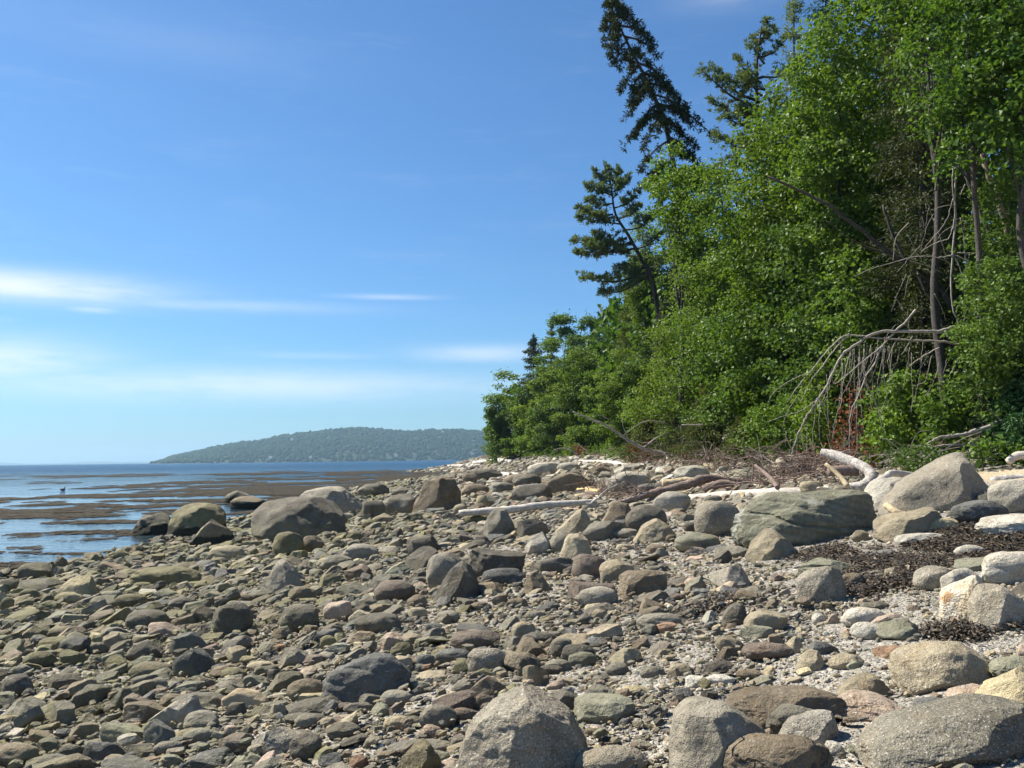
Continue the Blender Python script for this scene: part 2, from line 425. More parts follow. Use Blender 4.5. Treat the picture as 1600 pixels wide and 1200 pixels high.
# floating seaweed mats: many small ragged fronds lying on the surface, finer near the shore
n = 150000
PP_ = np.exp(RNG.uniform(math.log(9.5), math.log(205), n)); CC = RNG.uniform(-420, 900, n); DD = 2.4 * F / PP_
XX = (CC - 800) / F * DD; off = shore(DD) - XX
U = np.log(PP_) * 14
g = .60 * fbm(np.stack([XX * .10, U * .95, 0 * DD + 4], -1), 4, .62) + .35 * fbm(np.stack([XX * .035, U * .22, 0 * DD + 7], -1), 2, .5) + .30 * fbm(np.stack([XX * .5, U * 1.3, 0 * DD], -1), 3, .7) + .06 * RNG.standard_normal(n)
g = g + np.interp(off, [-4, 0, 1, 3, 8, 30, 60, 200], [.5, .3, .0, .0, 0, -.04, -.10, -.12])
g = g + np.interp(DD, [17, 26, 32, 60, 75, 95, 140, 190, 240, 300], [-.22, -.06, .08, .06, .0, -.10, -.15, -.05, -.9, -1.4])
g = g + np.where((DD > 62) & (DD < 170), np.interp(off, [-3, 4, 12, 22, 45], [.8, .55, .3, .05, 0]), 0)
k_ = (g > .285) & (off > -.6); XX, DD, g = XX[k_], DD[k_], g[k_]; n = len(XX)
rx = .0042 * DD * RNG.uniform(.5, 2.2, n); ry = np.minimum(.0014 * DD * DD / 3.3, .03 * DD) * RNG.uniform(.5, 1.3, n)
th = np.arange(6) * math.pi / 3 + RNG.uniform(0, 1, (n, 1)); rr = RNG.uniform(.45, 1.2, (n, 6))
vx = XX[:, None] + rx[:, None] * rr * np.cos(th); vy = DD[:, None] + ry[:, None] * rr * np.sin(th)
vz = np.maximum(0, gz(vx, vy)) + .004 + .012 * RNG.random((n, 1)) + .020 * RNG.random((n, 6)) * np.clip(g - .1, 0, .5)[:, None] * 3
V = np.stack([vx, vy, vz], -1).reshape(-1, 3); b0 = np.arange(n)[:, None] * 6
Q = np.concatenate([b0 + [[0, 1, 2, 3]], b0 + [[0, 3, 4, 5]]]); print('weed', n)
mb = MB(); mb.add(V, Q, tint=np.repeat(RNG.random(n), 6) + .001)
m, t, b, out = mat('seaweed')
pos = t.new('ShaderNodeNewGeometry').outputs['Position']
t.put(b.inputs['Base Color'], t.cramp(t.noise(pos, 5, 5, .7), [(.3, (.014, .011, .006)), (.5, (.038, .029, .015)), (.66, (.075, .060, .034))]))
b.inputs['Roughness'].default_value = .8; b.inputs['Specular IOR Level'].default_value = .12
t.l.new(t.bump(t.noise(pos, 18, 4), .8, .06), b.inputs['Normal'])
tag(mb.build('seaweed', m), 'brown rockweed floating in long mats on the calm inshore water', 'seaweed', kind='stuff')

# ------------------------------------------------------------------ far land
HZ = lambda px: 716.5 - (px - 800) * .0122
rp = np.array([[236, 722.5], [252, 719], [275, 714], [300, 709], [335, 701], [370, 693], [400, 689], [440, 681], [470, 677], [500, 674.5], [530, 671], [560, 669.5], [585, 671], [610, 675], [640, 676.5], [665, 673.5], [700, 674], [740, 675], [770, 679], [850, 690], [1000, 697], [1300, 700]])
na, ns = 260, 34
pxs = np.linspace(236, 1290, na); sv = np.linspace(0, 1, ns)
PX, SV = np.meshgrid(pxs, sv, indexing='ij')
rh = np.maximum(0, HZ(PX) - np.interp(PX, rp[:, 0], rp[:, 1]))
Dh = 2350 + 1100 * SV; Xh = (PX - 800) / F * Dh
hz_ = 2.4 + rh / F * 3000
prof = np.where(SV < .6, (SV / .6) ** .62, 1 - (SV - .6) / .4 * .6)
Zh = -1.0 + (hz_ + 1) * prof * np.clip((PX - 236) / 30, 0, 1) + 5 * n2(Xh, Dh, .004, 3) * np.clip(SV * 5, 0, 1) * prof
ih = np.arange(PX.size).reshape(PX.shape)
mb = MB(); mb.add(np.stack([Xh, Dh, Zh], -1).reshape(-1, 3), np.stack([ih[:-1, :-1], ih[1:, :-1], ih[1:, 1:], ih[:-1, 1:]], -1).reshape(-1, 4))
m, t, b, out = mat('hill_ground'); t.put(b.inputs['Base Color'], (.012, .030, .012)); b.inputs['Roughness'].default_value = 1.0
tag(mb.build('hill', m, smooth=True), 'long low hill across the bay', kind='structure')
# its canopy: small lumpy crowns
def ico(sub):
    bm = bmesh.new(); bmesh.ops.create_icosphere(bm, subdivisions=sub, radius=1.0)
    bm.verts.ensure_lookup_table(); V = np.array([v.co[:] for v in bm.verts]); T = np.array([[v.index for v in f.verts] for f in bm.faces]); bm.free(); return V, T
ICO = {k: ico(k) for k in (1, 2, 3, 4, 5, 6)}
V1, T1 = ICO[1]
N = 13000
ia = RNG.random(N) * (na - 1); ja = RNG.random(N) ** 1.15 * .68 * (ns - 1)
def bil(A, i, j):
    i0 = i.astype(int); j0 = j.astype(int); u = i - i0; v = j - j0
    return A[i0, j0]*(1-u)*(1-v) + A[i0+1, j0]*u*(1-v) + A[i0, j0+1]*(1-u)*v + A[i0+1, j0+1]*u*v
cx, cy, cz = bil(Xh, ia, ja), bil(Dh, ia, ja), bil(Zh, ia, ja)
r = RNG.uniform(3.0, 6.5, N); ht = r * RNG.uniform(.7, 1.25, N)
ok = cz > .5; cx, cy, cz, r, ht = [a[ok] for a in (cx, cy, cz, r, ht)]; N = len(cx)
jit = 1 + .15 * RNG.standard_normal((N, len(V1), 1))
VV = V1[None] * jit * np.stack([r, r, ht], -1)[:, None] + np.stack([cx, cy, cz + ht * .3], -1)[:, None]
TT = T1[None] + (np.arange(N) * len(V1))[:, None, None]
mb = MB(); mb.add(VV.reshape(-1, 3), None, TT.reshape(-1, 3), tint=np.repeat(RNG.random(N), len(V1)))
HM = leaf_mat('hill_canopy', (.013, .034, .014), (.026, .060, .021), 0.0, .9, .1)
tag(mb.build('hill_forest', HM, smooth=True), 'continuous woods covering the far hill', 'forest', kind='stuff')
# low land on the horizon at left
mb = MB(); a = np.linspace(-500, 300, 90); D = 11500.
hh = (2.2 + 1.3 * n2(a, 0 * a, .02, 3) + np.interp(a, [-500, 60, 110, 180, 260], [1, .2, .9, 1.4, 1.7])) / F * D
xa = (a - 800) / F * D
V = np.concatenate([np.stack([xa, 0 * a + D - 500, 0 * a - 1], -1), np.stack([xa, 0 * a + D, hh], -1), np.stack([xa, 0 * a + D + 900, 0 * a - 1], -1)])
k = np.arange(89); Q = np.concatenate([np.stack([k, k + 1, k + 91, k + 90], -1), np.stack([k + 90, k + 91, k + 181, k + 180], -1)])
mb.add(V, Q); tag(mb.build('far_shore', HM), 'thin strip of land on the horizon', kind='structure')
# pale houses and beach strip of the far side
m, t, b, out = mat('house_white'); t.put(b.inputs['Base Color'], (.78, .76, .72)); HW = m
m, t, b, out = mat('house_roof'); t.put(b.inputs['Base Color'], (.16, .15, .15)); HR = m
hspots = [(458, 688, 'small white house high among the trees of the far hill, left slope'), (692, 676, 'white house on the far hilltop near its right end'),
          (425, 716.5, 'white shore cottage at the foot of the far hill, leftmost of the shore houses'), (487, 716, 'pale shore cottage under the middle of the far hill'),
          (620, 713.5, 'white cottage by the far waterline, below the dip of the ridge'), (738, 711, 'light cottage on the far shore beside the nearby trees')]
for (hx, hy, lab) in hspots:
    # walk the ray to the hill surface
    best = None
    for s_ in np.linspace(0, .6, 300):
        Dq = 2350 + 1100 * s_; p = at(hx, hy, Dq); pi = hx * 1.0
        ai = np.interp(hx, pxs, np.arange(na)); zq = bil(Zh, np.array([min(ai, na - 2.)]), np.array([min(s_ * (ns - 1), ns - 2.)]))[0]
        if zq > p[2] - 3: best = (p[0], Dq - 14, max(zq, 1.0)); break
    if best is None: continue
    e = empty('house', best, lab, 'house', 'houses on the far hill')
    w, d, h_ = 3.4, 3.2, 3.4
    V = np.array([[-w,-d,0],[w,-d,0],[w,d,0],[-w,d,0],[-w,-d,h_],[w,-d,h_],[w,d,h_],[-w,d,h_],[-w,0,h_+3.4],[w,0,h_+3.4]], float) + [0, 0, 2]
    q = MB(); q.add(V, [[0,1,5,4],[1,2,6,5],[2,3,7,6],[3,0,4,7]], [[4,7,8],[5,9,6]]); q.build('wall', HW, e)
    V2 = np.array([[-w-.5,-d-.7,h_-.4],[w+.5,-d-.7,h_-.4],[w+.5,0,h_+3.6],[-w-.5,0,h_+3.6],[w+.5,d+.7,h_-.4],[-w-.5,d+.7,h_-.4]]) + [0, 0, 2.05]
    q = MB(); q.add(V2, [[0,1,2,3],[3,2,4,5]]); q.build('roof', HR, e)

# ------------------------------------------------------------------ stones
OUT = {
 'the dark pyramid boulder': '676 944 680 930 700 900 722 881 735 886 746 905 751 925 749 940 720 944',
 'the tall brown boulder': '643 803 655 780 668 758 690 747 708 750 716 765 720 785 716 803 680 806',
 'the largest dark shore boulder': '393 800 410 787 450 781 500 782 530 790 538 805 541 830 535 847 500 850 430 845 397 830',
 'the whaleback boulder': '458 790 475 770 510 763 530 764 550 775 568 790 565 805 540 812 470 812',
 'the grey triangular boulder': '416 925 418 905 430 880 442 877 460 893 474 915 477 926 450 930',
 'the huge banded boulder': '1143 830 1150 800 1180 780 1215 770 1260 770 1300 768 1355 770 1370 785 1372 805 1362 828 1320 840 1270 848 1250 856 1180 850 1150 845',
 'the tan fin boulder': '1165 870 1180 848 1200 830 1212 828 1225 840 1243 860 1244 872 1225 880 1175 879',
 'the big peaked granite boulder': '1372 800 1380 775 1410 752 1450 735 1480 718 1505 709 1515 710 1530 730 1545 755 1549 775 1545 790 1520 803 1490 808 1400 806',
 'the sunlit white boulder': '1347 795 1352 765 1375 750 1428 748 1420 780 1390 800',
 'the grey pointed boulder': '755 840 765 815 780 796 790 798 802 815 806 838 800 845 765 846',
 'the tan tent-shaped boulder': '988 845 1005 825 1022 812 1040 820 1057 838 1050 848 1000 850',
 'the bright-faced boulder': '873 875 880 855 890 838 905 836 918 842 925 860 922 875',
 'the dark rectangular block': '966 930 967 903 973 895 1000 894 1038 895 1042 899 1042 924 1010 935 973 935',
 'the tan flat-topped block': '937 890 942 880 970 876 988 878 993 888 990 905 965 915 942 912',
 'the large bottom centre boulder': '713 1240 716 1180 730 1150 760 1118 790 1098 820 1084 850 1090 885 1125 915 1160 932 1190 928 1240',
 'the large smooth granite': '1045 1232 1048 1160 1058 1125 1085 1104 1110 1100 1150 1115 1190 1140 1213 1160 1213 1232',
 'the very long granite boulder': '1340 1210 1345 1170 1360 1150 1420 1130 1500 1108 1560 1100 1640 1115 1640 1180 1560 1195 1450 1205',
 'the large rough tan boulder': '1393 1045 1400 1030 1430 1015 1470 1007 1530 1010 1553 1030 1550 1055 1500 1075 1450 1085 1400 1080',
 'the double granite boulder': '1246 925 1250 905 1270 892 1300 888 1318 895 1324 925 1310 940 1275 947 1255 940',
 'the orange-stained boulder': '1470 965 1478 925 1500 915 1530 904 1548 910 1552 935 1540 960 1500 975 1480 980',
 'the speckled cone boulder': '1519 985 1530 945 1550 920 1575 917 1600 940 1612 965 1616 985 1560 990',
 'the bright-topped wedge': '92 930 105 905 137 902 145 915 151 928 148 938 110 936',
 'the big layered slate': '505 1080 508 1055 540 1042 575 1028 610 1032 643 1055 635 1070 600 1085 560 1102 512 1098',
 'the raised dark slab': '447 1112 470 1100 500 1098 530 1085 541 1100 538 1110 500 1116',
 'the green-grey slab': '896 1118 900 1098 920 1090 970 1092 990 1105 985 1122 940 1131 905 1126',
 'the upright slate shard': '1128 980 1132 960 1150 947 1166 950 1167 975 1155 980 1140 981',
 'the long low brown boulder': '1108 1140 1130 1110 1160 1090 1210 1081 1280 1082 1324 1100 1315 1115 1250 1140 1150 1150',
 'the cracked boulder in the water': '262 830 265 808 285 792 310 788 335 793 350 808 353 825 330 837 280 838',
 'the low boulder in the water': '197 838 205 820 225 807 250 804 262 812 268 838 240 846 205 845',
 'the smooth tan tent': '1309 1090 1325 1070 1345 1058 1372 1057 1388 1080 1388 1094 1350 1097',
 'the pale speckled boulder': '1213 1165 1225 1145 1250 1122 1285 1117 1308 1122 1317 1150 1314 1172 1250 1174',
 'the tan seamed slab': '1366 840 1366 815 1390 806 1440 800 1465 795 1476 808 1450 825 1420 838 1390 845',
 'the tan ramp boulder': '866 833 885 818 905 800 915 797 923 810 926 830 900 838',
}
def outline_rock(s_, seed, sub, flat=False):
    r_ = np.random.default_rng(seed); V, T = ICO[sub]; V = V.copy()
    p = 2.5; V /= (np.abs(V) ** p).sum(1)[:, None] ** (1 / p)
    a = np.array([float(x) for x in s_.split()]).reshape(-1, 2); a[:, 1] *= -1
    # fine closed outline, slightly rounded
    n = len(a); pts = np.concatenate([a[i] + (a[(i+1) % n] - a[i]) * np.linspace(0, 1, 24, endpoint=False)[:, None] for i in range(n)])
    for _ in range(6): pts = (np.roll(pts, 2, 0) + pts + np.roll(pts, -2, 0)) / 3
    lo, hi = a.min(0), a.max(0); pts = (pts - (lo + hi) / 2) / (hi - lo) * 2
    c = pts.mean(0); d = pts - c; th = np.arctan2(d[:, 1], d[:, 0]); rr = np.linalg.norm(d, axis=1); o_ = np.argsort(th)
    vt = np.arctan2(V[:, 2], V[:, 0]); rho = np.minimum(1.0, np.hypot(V[:, 0], V[:, 2]))
    R_ = np.interp(vt, th[o_], rr[o_], period=2 * np.pi)
    Y_ = V[:, 1].copy(); V[:, 0] = c[0] * (1 - 0) + R_ * rho * np.cos(vt); V[:, 2] = c[1] + R_ * rho * np.sin(vt)
    V[:, 1] = Y_ - .28 * (V[:, 2]) * np.abs(Y_) * -1.0 * (Y_ < 0) * 0 + .22 * V[:, 2]
    pl = [(-.5, -.75, .38, .74), (.62, -.75, .2, .70), (-.25, -.25, 1, .86), (.1, -1, -.1, .85), (.5, -.4, .8, .85)]
    for _ in range(5): q = r_.standard_normal(3); pl.append((q[0], -abs(q[1]), abs(q[2]) * .6, r_.uniform(.76, .92)))
    for a_, b_, c_, k in pl:
        nn = np.array([a_, b_, c_]) + r_.normal(0, .12, 3); nn /= np.linalg.norm(nn); dd = (V @ nn).max() * (k + r_.uniform(-.03, .03)); dd = dd if not flat else dd * 1.12
        e = np.maximum(V @ nn - dd, 0); V -= nn[None] * (e * .97)[:, None]
    off = r_.uniform(-50, 50, 3); nd = V / (np.linalg.norm(V, axis=1)[:, None] + 1e-6)
    V += nd * (.045 * fbm(V * 1.5 + off, 2) + .024 * fbm(V * 4.5 + off, 3) + .010 * fbm(V * 14 + off, 3, .6))[:, None]
    if flat == 2:                                        # weathered beds: a few irregular ledges along a tilted plane
        u = V[:, 2] + .25 * V[:, 0] + .22 * vnoise(V * [1.1, 1, 1] + off)
        st = np.zeros(len(V))
        for lv, dp in ((-.45, .05), (-.08, .09), (.40, .07), (.62, .03)):
            w = dp * (.4 + .9 * np.clip(.5 + vnoise(V * 1.6 + off + lv * 9), 0, 1)); st -= w * np.exp(-((u - lv) / .05) ** 2) + w * .5 * np.clip((u - lv) / .12, 0, 1)
        V += nd * st[:, None] * [[.6, 1, .35]]
    lo, hi = V.min(0), V.max(0); V = (V - (lo + hi) / 2) / (hi - lo)
    return V, T
def rock(kind, seed, sub):
    r_ = np.random.default_rng(seed); V, T = ICO[sub]; V = V.copy()
    p = {'r': 2.3, 'a': 2.6, 'b': 7.0, 'p': 2.6, 's': 4.0, 'w': 3.0, 'W': 3.0, 'l': 3.2, 'm': 2.2, 'q': 3.5}[kind]
    V /= (np.abs(V) ** p).sum(1)[:, None] ** (1 / p)
    yaw = r_.uniform(-.5, .5) if kind != 'b' else r_.uniform(.15, .5)
    c, s = math.cos(yaw), math.sin(yaw); asp = r_.uniform(.7, 1.0)
    V[:, 1] *= asp
    if kind in 'pwW':
        z = (V[:, 2] + 1) / 2; k = {'p': .62, 'w': .5, 'W': .5}[kind]; V[:, :2] *= (1 - k * z ** 1.2)[:, None]
        V[:, 0] += {'p': r_.uniform(-.15, .3), 'w': -.35, 'W': .35}[kind] * z
    V = V @ np.array([[c, s, 0], [-s, c, 0], [0, 0, 1]])
    nc = {'r': 5, 'a': 13, 'b': 6, 'p': 8, 's': 9, 'w': 9, 'W': 9, 'l': 8, 'm': 3, 'q': 14}[kind]
    rad = np.linalg.norm(V, axis=1).max()
    ks = {'r': .90, 'm': .93}.get(kind, .985)
    for _ in range(nc):
        n = r_.standard_normal(3); n[2] = abs(n[2]) * .8; n /= np.linalg.norm(n)
        sup = (V @ n).max(); d = sup * r_.uniform(.50, .88) if kind not in 'rm' else sup * r_.uniform(.80, .94)
        e = np.maximum(V @ n - d, 0); V -= n[None] * (e * ks)[:, None]
    off = r_.uniform(-50, 50, 3)
    nd = V / (np.linalg.norm(V, axis=1)[:, None] + 1e-6)
    V += nd * ((.075 if kind in 'rm' else .045) * fbm(V * 1.3 + off, 2))[:, None]
    if sub >= 4: V += nd * (.026 * fbm(V * 4.5 + off, 3))[:, None]
    if sub >= 5: V += nd * (.011 * fbm(V * 14 + off, 3, .6))[:, None]
    if kind == 'l' and sub > 4:                                      # weathered beds: ledges along a tilted plane
        V += nd * (.10 * np.minimum(0, fbm(V * [1.0, 1, 3.5] + off, 3)))[:, None]
    lo, hi = V.min(0), V.max(0)
    V = (V - (lo + hi) / 2) / (hi - lo)
    return V, T

def rock_me(name, V, T, mat_):
    q = MB(); q.add(V, None, T); me = q.mesh(name, True); me.materials.append(mat_)
    me.set_sharp_from_angle(angle=math.radians(29)); return me

PAL = dict(dgrey=(.125, .116, .098), slate=(.125, .130, .132), grey=(.205, .195, .165), brown=(.190, .158, .118), purple=(.175, .145, .125),
           tan=(.32, .285, .215), olive=(.180, .168, .100), yellow=(.42, .37, .25), pale=(.37, .355, .32), white=(.50, .485, .45),
           pink=(.38, .31, .26), green=(.23, .235, .185), rust=(.29, .19, .13), granite=(.30, .28, .24))
PAL = {k: (v[0] * 1.04, v[1] * .985, v[2] * .87) for k, v in PAL.items()}
CN = dict(dgrey='dark grey', slate='slate blue', grey='grey', brown='brown', purple='purplish brown', tan='tan', olive='olive', yellow='yellowish',
          pale='pale grey', white='white', pink='pinkish', green='greenish grey', rust='rusty', granite='speckled grey')
SN = dict(r='rounded', a='angular', b='blocky', p='pointed', s='flat', w='wedge-shaped', W='wedge-shaped', l='layered', m='smooth oval', q='jagged')
# landmarks: x0 x1 ytop ybase shape colour material label | short reference used in the labels of smaller stones
BIG = [
 (197,268,804,846,'r','dgrey','W','low dark boulder with a seaweed skirt in shallow water, left of the cracked one','the low boulder in the water'),
 (260,354,788,842,'a','olive','W','larger boulder with a cracked olive top and black weed skirt at the water edge','the cracked boulder in the water'),
 (300,368,812,856,'q','brown','W','brown jagged boulder just right of the cracked boulder in the water','the jagged waterline boulder'),
 (350,393,768,797,'r','dgrey','W','dark rounded boulder by the water, left one of a small leaning pair','the small boulder pair by the water'),
 (360,416,776,802,'r','brown','W','brown low boulder by the water, right one of a small leaning pair','the right boulder of the small pair'),
 (393,541,778,850,'r','dgrey','R','largest dark boulder on the left shore with a speckled top and black right face','the largest dark shore boulder'),
 (458,570,762,812,'m','granite','G','long speckled whaleback boulder directly behind the largest dark boulder','the whaleback boulder'),
 (563,607,783,815,'b','dgrey','R','black square block touching the right end of the whaleback boulder','the black square block'),
 (557,609,756,777,'r','dgrey','R','dark rounded boulder standing against the distant weed flats','the dark boulder at the weed flats'),
 (601,656,773,808,'r','grey','R','grey dome boulder left of the tall brown boulder','the grey dome boulder'),
 (643,721,747,806,'p','brown','R','tall brown boulder with a blunt top standing near the shoreline','the tall brown boulder'),
 (425,476,832,872,'r','olive','R','olive rounded boulder in front of the largest dark boulder','the olive rounded boulder'),
 (416,478,877,930,'p','granite','G','grey triangular granite boulder among the olive cobbles','the grey triangular boulder'),
 (665,727,866,927,'r','granite','G','rounded speckled boulder leaning behind the dark pyramid boulder','the leaning speckled boulder'),
 (676,751,881,944,'p','dgrey','R','dark pyramid boulder with a sharp peak in the middle of the beach','the dark pyramid boulder'),
 (730,822,858,906,'l','dgrey','R','low dark layered boulder right behind the dark pyramid boulder','the low layered boulder'),
 (752,822,889,917,'m','slate','R','flattened slate boulder right of the dark pyramid boulder','the flattened slate boulder'),
 (585,649,908,946,'r','purple','R','purplish brown rounded boulder left of the dark pyramid boulder','the purplish rounded boulder'),
 (330,396,943,998,'r','dgrey','R','big dark round boulder with an olive foot in the left cobble field','the big dark round boulder'),
 (92,151,902,938,'W','yellow','R','wedge with a bright cracked top and dark right side near the left water edge','the bright-topped wedge'),
 (203,313,886,922,'m','olive','R','long olive tan boulder lying among cobbles near the left waterline','the long olive boulder'),
 (27,80,880,909,'r','dgrey','R','dark hump boulder at the far left water edge','the dark hump at the left edge'),
 (755,806,796,846,'p','grey','R','grey pointed boulder in front of the long bleached pole','the grey pointed boulder'),
 (808,858,811,842,'b','dgrey','R','dark blocky boulder right of the grey pointed boulder','the dark blocky boulder'),
 (866,926,797,838,'W','tan','R','tan ramp-shaped boulder with a dark face below the driftwood twigs','the tan ramp boulder'),
 (935,992,785,826,'a','brown','R','brown boulder with a shadowed front below the gnarled root','the brown boulder under the root'),
 (977,1044,790,835,'r','dgrey','R','dark round-backed boulder in the middle upper beach','the dark round-backed boulder'),
 (873,925,836,877,'p','tan','G','boulder with a bright tan left face and dark right face','the bright-faced boulder'),
 (858,906,832,866,'r','grey','R','grey round boulder half hidden behind the bright-faced boulder','the grey round boulder'),
 (820,866,832,868,'a','pale','G','pale mottled boulder left of the grey round boulder','the pale mottled boulder'),
 (908,976,815,847,'l','grey','R','grey creased boulder pair left of the pyramid-backed stones','the grey creased boulder'),
 (988,1057,812,850,'p','tan','R','tan tent-shaped boulder with a crease down its face','the tan tent-shaped boulder'),
 (1086,1160,785,842,'r','granite','G','pinkish granite dome against the left end of the banded boulder','the granite dome'),
 (1143,1373,768,856,'l','green','B','huge banded grey-green boulder with ledges, longest on the upper beach','the huge banded boulder'),
 (1165,1245,828,880,'p','tan','R','smooth tan fin-shaped boulder in front of the huge banded boulder','the tan fin boulder'),
 (1054,1127,833,864,'m','green','R','greenish tan mound half buried in gravel','the greenish mound'),
 (1021,1079,769,802,'r','pale','G','pale boulder at the end of the long pale log','the pale boulder at the log end'),
 (946,1021,737,771,'r','pale','R','pale grey humped boulder behind the orange driftwood','the pale humped boulder'),
 (853,930,740,772,'l','brown','R','brown layered boulder on the far upper beach','the brown layered boulder'),
 (799,864,757,785,'r','dgrey','G','dark speckled boulder above the long bleached pole','the dark speckled boulder'),
 (824,878,723,744,'r','pale','R','pale dome boulder below the far shrubs','the far pale dome'),
 (893,951,867,908,'r','purple','R','purplish boulder with a crack beside the tan block','the cracked purplish boulder'),
 (937,993,876,916,'b','tan','R','tan flat-topped block behind the dark rectangular block','the tan flat-topped block'),
 (966,1043,893,935,'b','brown','R','dark rectangular block standing on gravel mid beach','the dark rectangular block'),
 (901,967,918,953,'r','granite','G','speckled grey boulder in front of the dark rectangular block','the speckled grey boulder'),
 (828,906,871,900,'l','dgrey','R','long dark weathered boulder behind the pale fist-like stone','the long dark boulder'),
 (815,866,894,930,'p','brown','R','brown faceted boulder left of the pinkish slab','the brown faceted boulder'),
 (1111,1178,884,922,'a','granite','G','rough pebbly boulder with a white crust on grey gravel','the rough pebbly boulder'),
 (1127,1168,945,981,'w','dgrey','R','upright slate shard with a black right face near a weed clump','the upright slate shard'),
 (1246,1324,888,947,'m','granite','G','bulging double granite boulder on the fine gravel','the double granite boulder'),
 (1313,1353,896,922,'r','brown','R','brown egg-shaped stone right of the double granite boulder','the brown egg-shaped stone'),
 (1372,1549,708,808,'W','granite','G','big angular granite boulder with a peaked right end, tallest on the right','the big peaked granite boulder'),
 (1347,1428,748,800,'a','white','G','sunlit white boulder against the left of the big peaked granite boulder','the sunlit white boulder'),
 (1365,1476,795,845,'w','tan','R','tan slab with an orange seam below the big peaked granite boulder','the tan seamed slab'),
 (1441,1497,809,834,'r','yellow','R','yellowish loaf stone right of the tan seamed slab','the yellowish loaf stone'),
 (1486,1577,783,822,'m','slate','R','slate blue rounded boulder below the peak of the big granite','the slate blue boulder'),
 (1546,1640,751,806,'r','pale','G','pale granite boulder cut by the right edge, above the weed wrack','the pale boulder at the right edge'),
 (1525,1640,804,842,'r','white','G','white cracked boulder beside the dark weed wrack, right edge','the white cracked boulder'),
 (1427,1492,886,924,'r','granite','G','tan granite boulder at the lower edge of the weed wrack','the tan granite by the wrack'),
 (1470,1534,889,932,'r','white','G','white granite stone tucked behind the orange-stained boulder','the white granite stone'),
 (1532,1640,864,916,'m','white','G','bright white boulder with grey mottling at the right edge','the bright white boulder'),
 (1470,1552,904,980,'a','yellow','Y','orange-stained quartz boulder with a pinkish foot','the orange-stained boulder'),
 (1519,1616,917,990,'p','granite','G','dark speckled cone boulder right of the orange-stained boulder','the speckled cone boulder'),
 (1314,1387,950,984,'r','white','G','flat white granite stone in the right gravel','the flat white stone'),
 (1393,1553,1007,1087,'a','tan','G','large rough tan granite boulder with cracks in the right foreground','the large rough tan boulder'),
 (1548,1660,1027,1070,'m','green','R','grey-green rounded boulder at the right edge behind the long granite','the grey-green edge boulder'),
 (1533,1680,1044,1130,'W','yellow','R','pale yellow boulder sloping up to the right edge','the pale yellow boulder'),
 (1340,1640,1098,1210,'m','grey','G','very long smooth grey granite boulder in the lower right corner','the very long granite boulder'),
 (1281,1419,1082,1130,'w','pink','G','pinkish white tapering stone behind the very long granite boulder','the pinkish tapering stone'),
 (1309,1390,1056,1097,'p','tan','R','smooth tan tent-shaped stone in the right foreground','the smooth tan tent'),
 (1108,1324,1079,1150,'m','brown','R','long low brown boulder at the bottom, behind the smooth granite','the long low brown boulder'),
 (1198,1288,1104,1160,'r','grey','C','cracked grey boulder leaning on the long low brown boulder','the cracked grey boulder'),
 (1213,1317,1116,1174,'r','pale','G','pale speckled boulder at the bottom with a dark right side','the pale speckled boulder'),
 (1126,1302,1153,1235,'r','brown','C','brown boulder with cracks cut by the bottom edge','the bottom cracked boulder'),
 (1045,1213,1100,1232,'p','granite','R','large smooth granite boulder cut by the bottom edge','the large smooth granite'),
 (713,932,1084,1240,'p','granite','G','large rough boulder with a shadowed right face, bottom centre','the large bottom centre boulder'),
 (898,1014,1168,1225,'r','granite','R','low grey boulder top at the bottom edge, right of the centre boulder','the low bottom boulder'),
 (856,918,1077,1120,'s','dgrey','R','dark slab leaning behind the large bottom centre boulder','the dark leaning slab'),
 (896,994,1089,1131,'s','green','R','green-grey flat slab lying on fine gravel','the green-grey slab'),
 (505,643,1026,1102,'l','slate','R','big dark layered slate rock in the left foreground','the big layered slate'),
 (447,541,1084,1118,'W','dgrey','R','dark slab with a raised right end in front of the big layered slate','the raised dark slab'),
 (1206,1277,712,745,'r','granite','R','grey boulder buried in the root and driftwood heap','the boulder in the driftwood heap'),
]
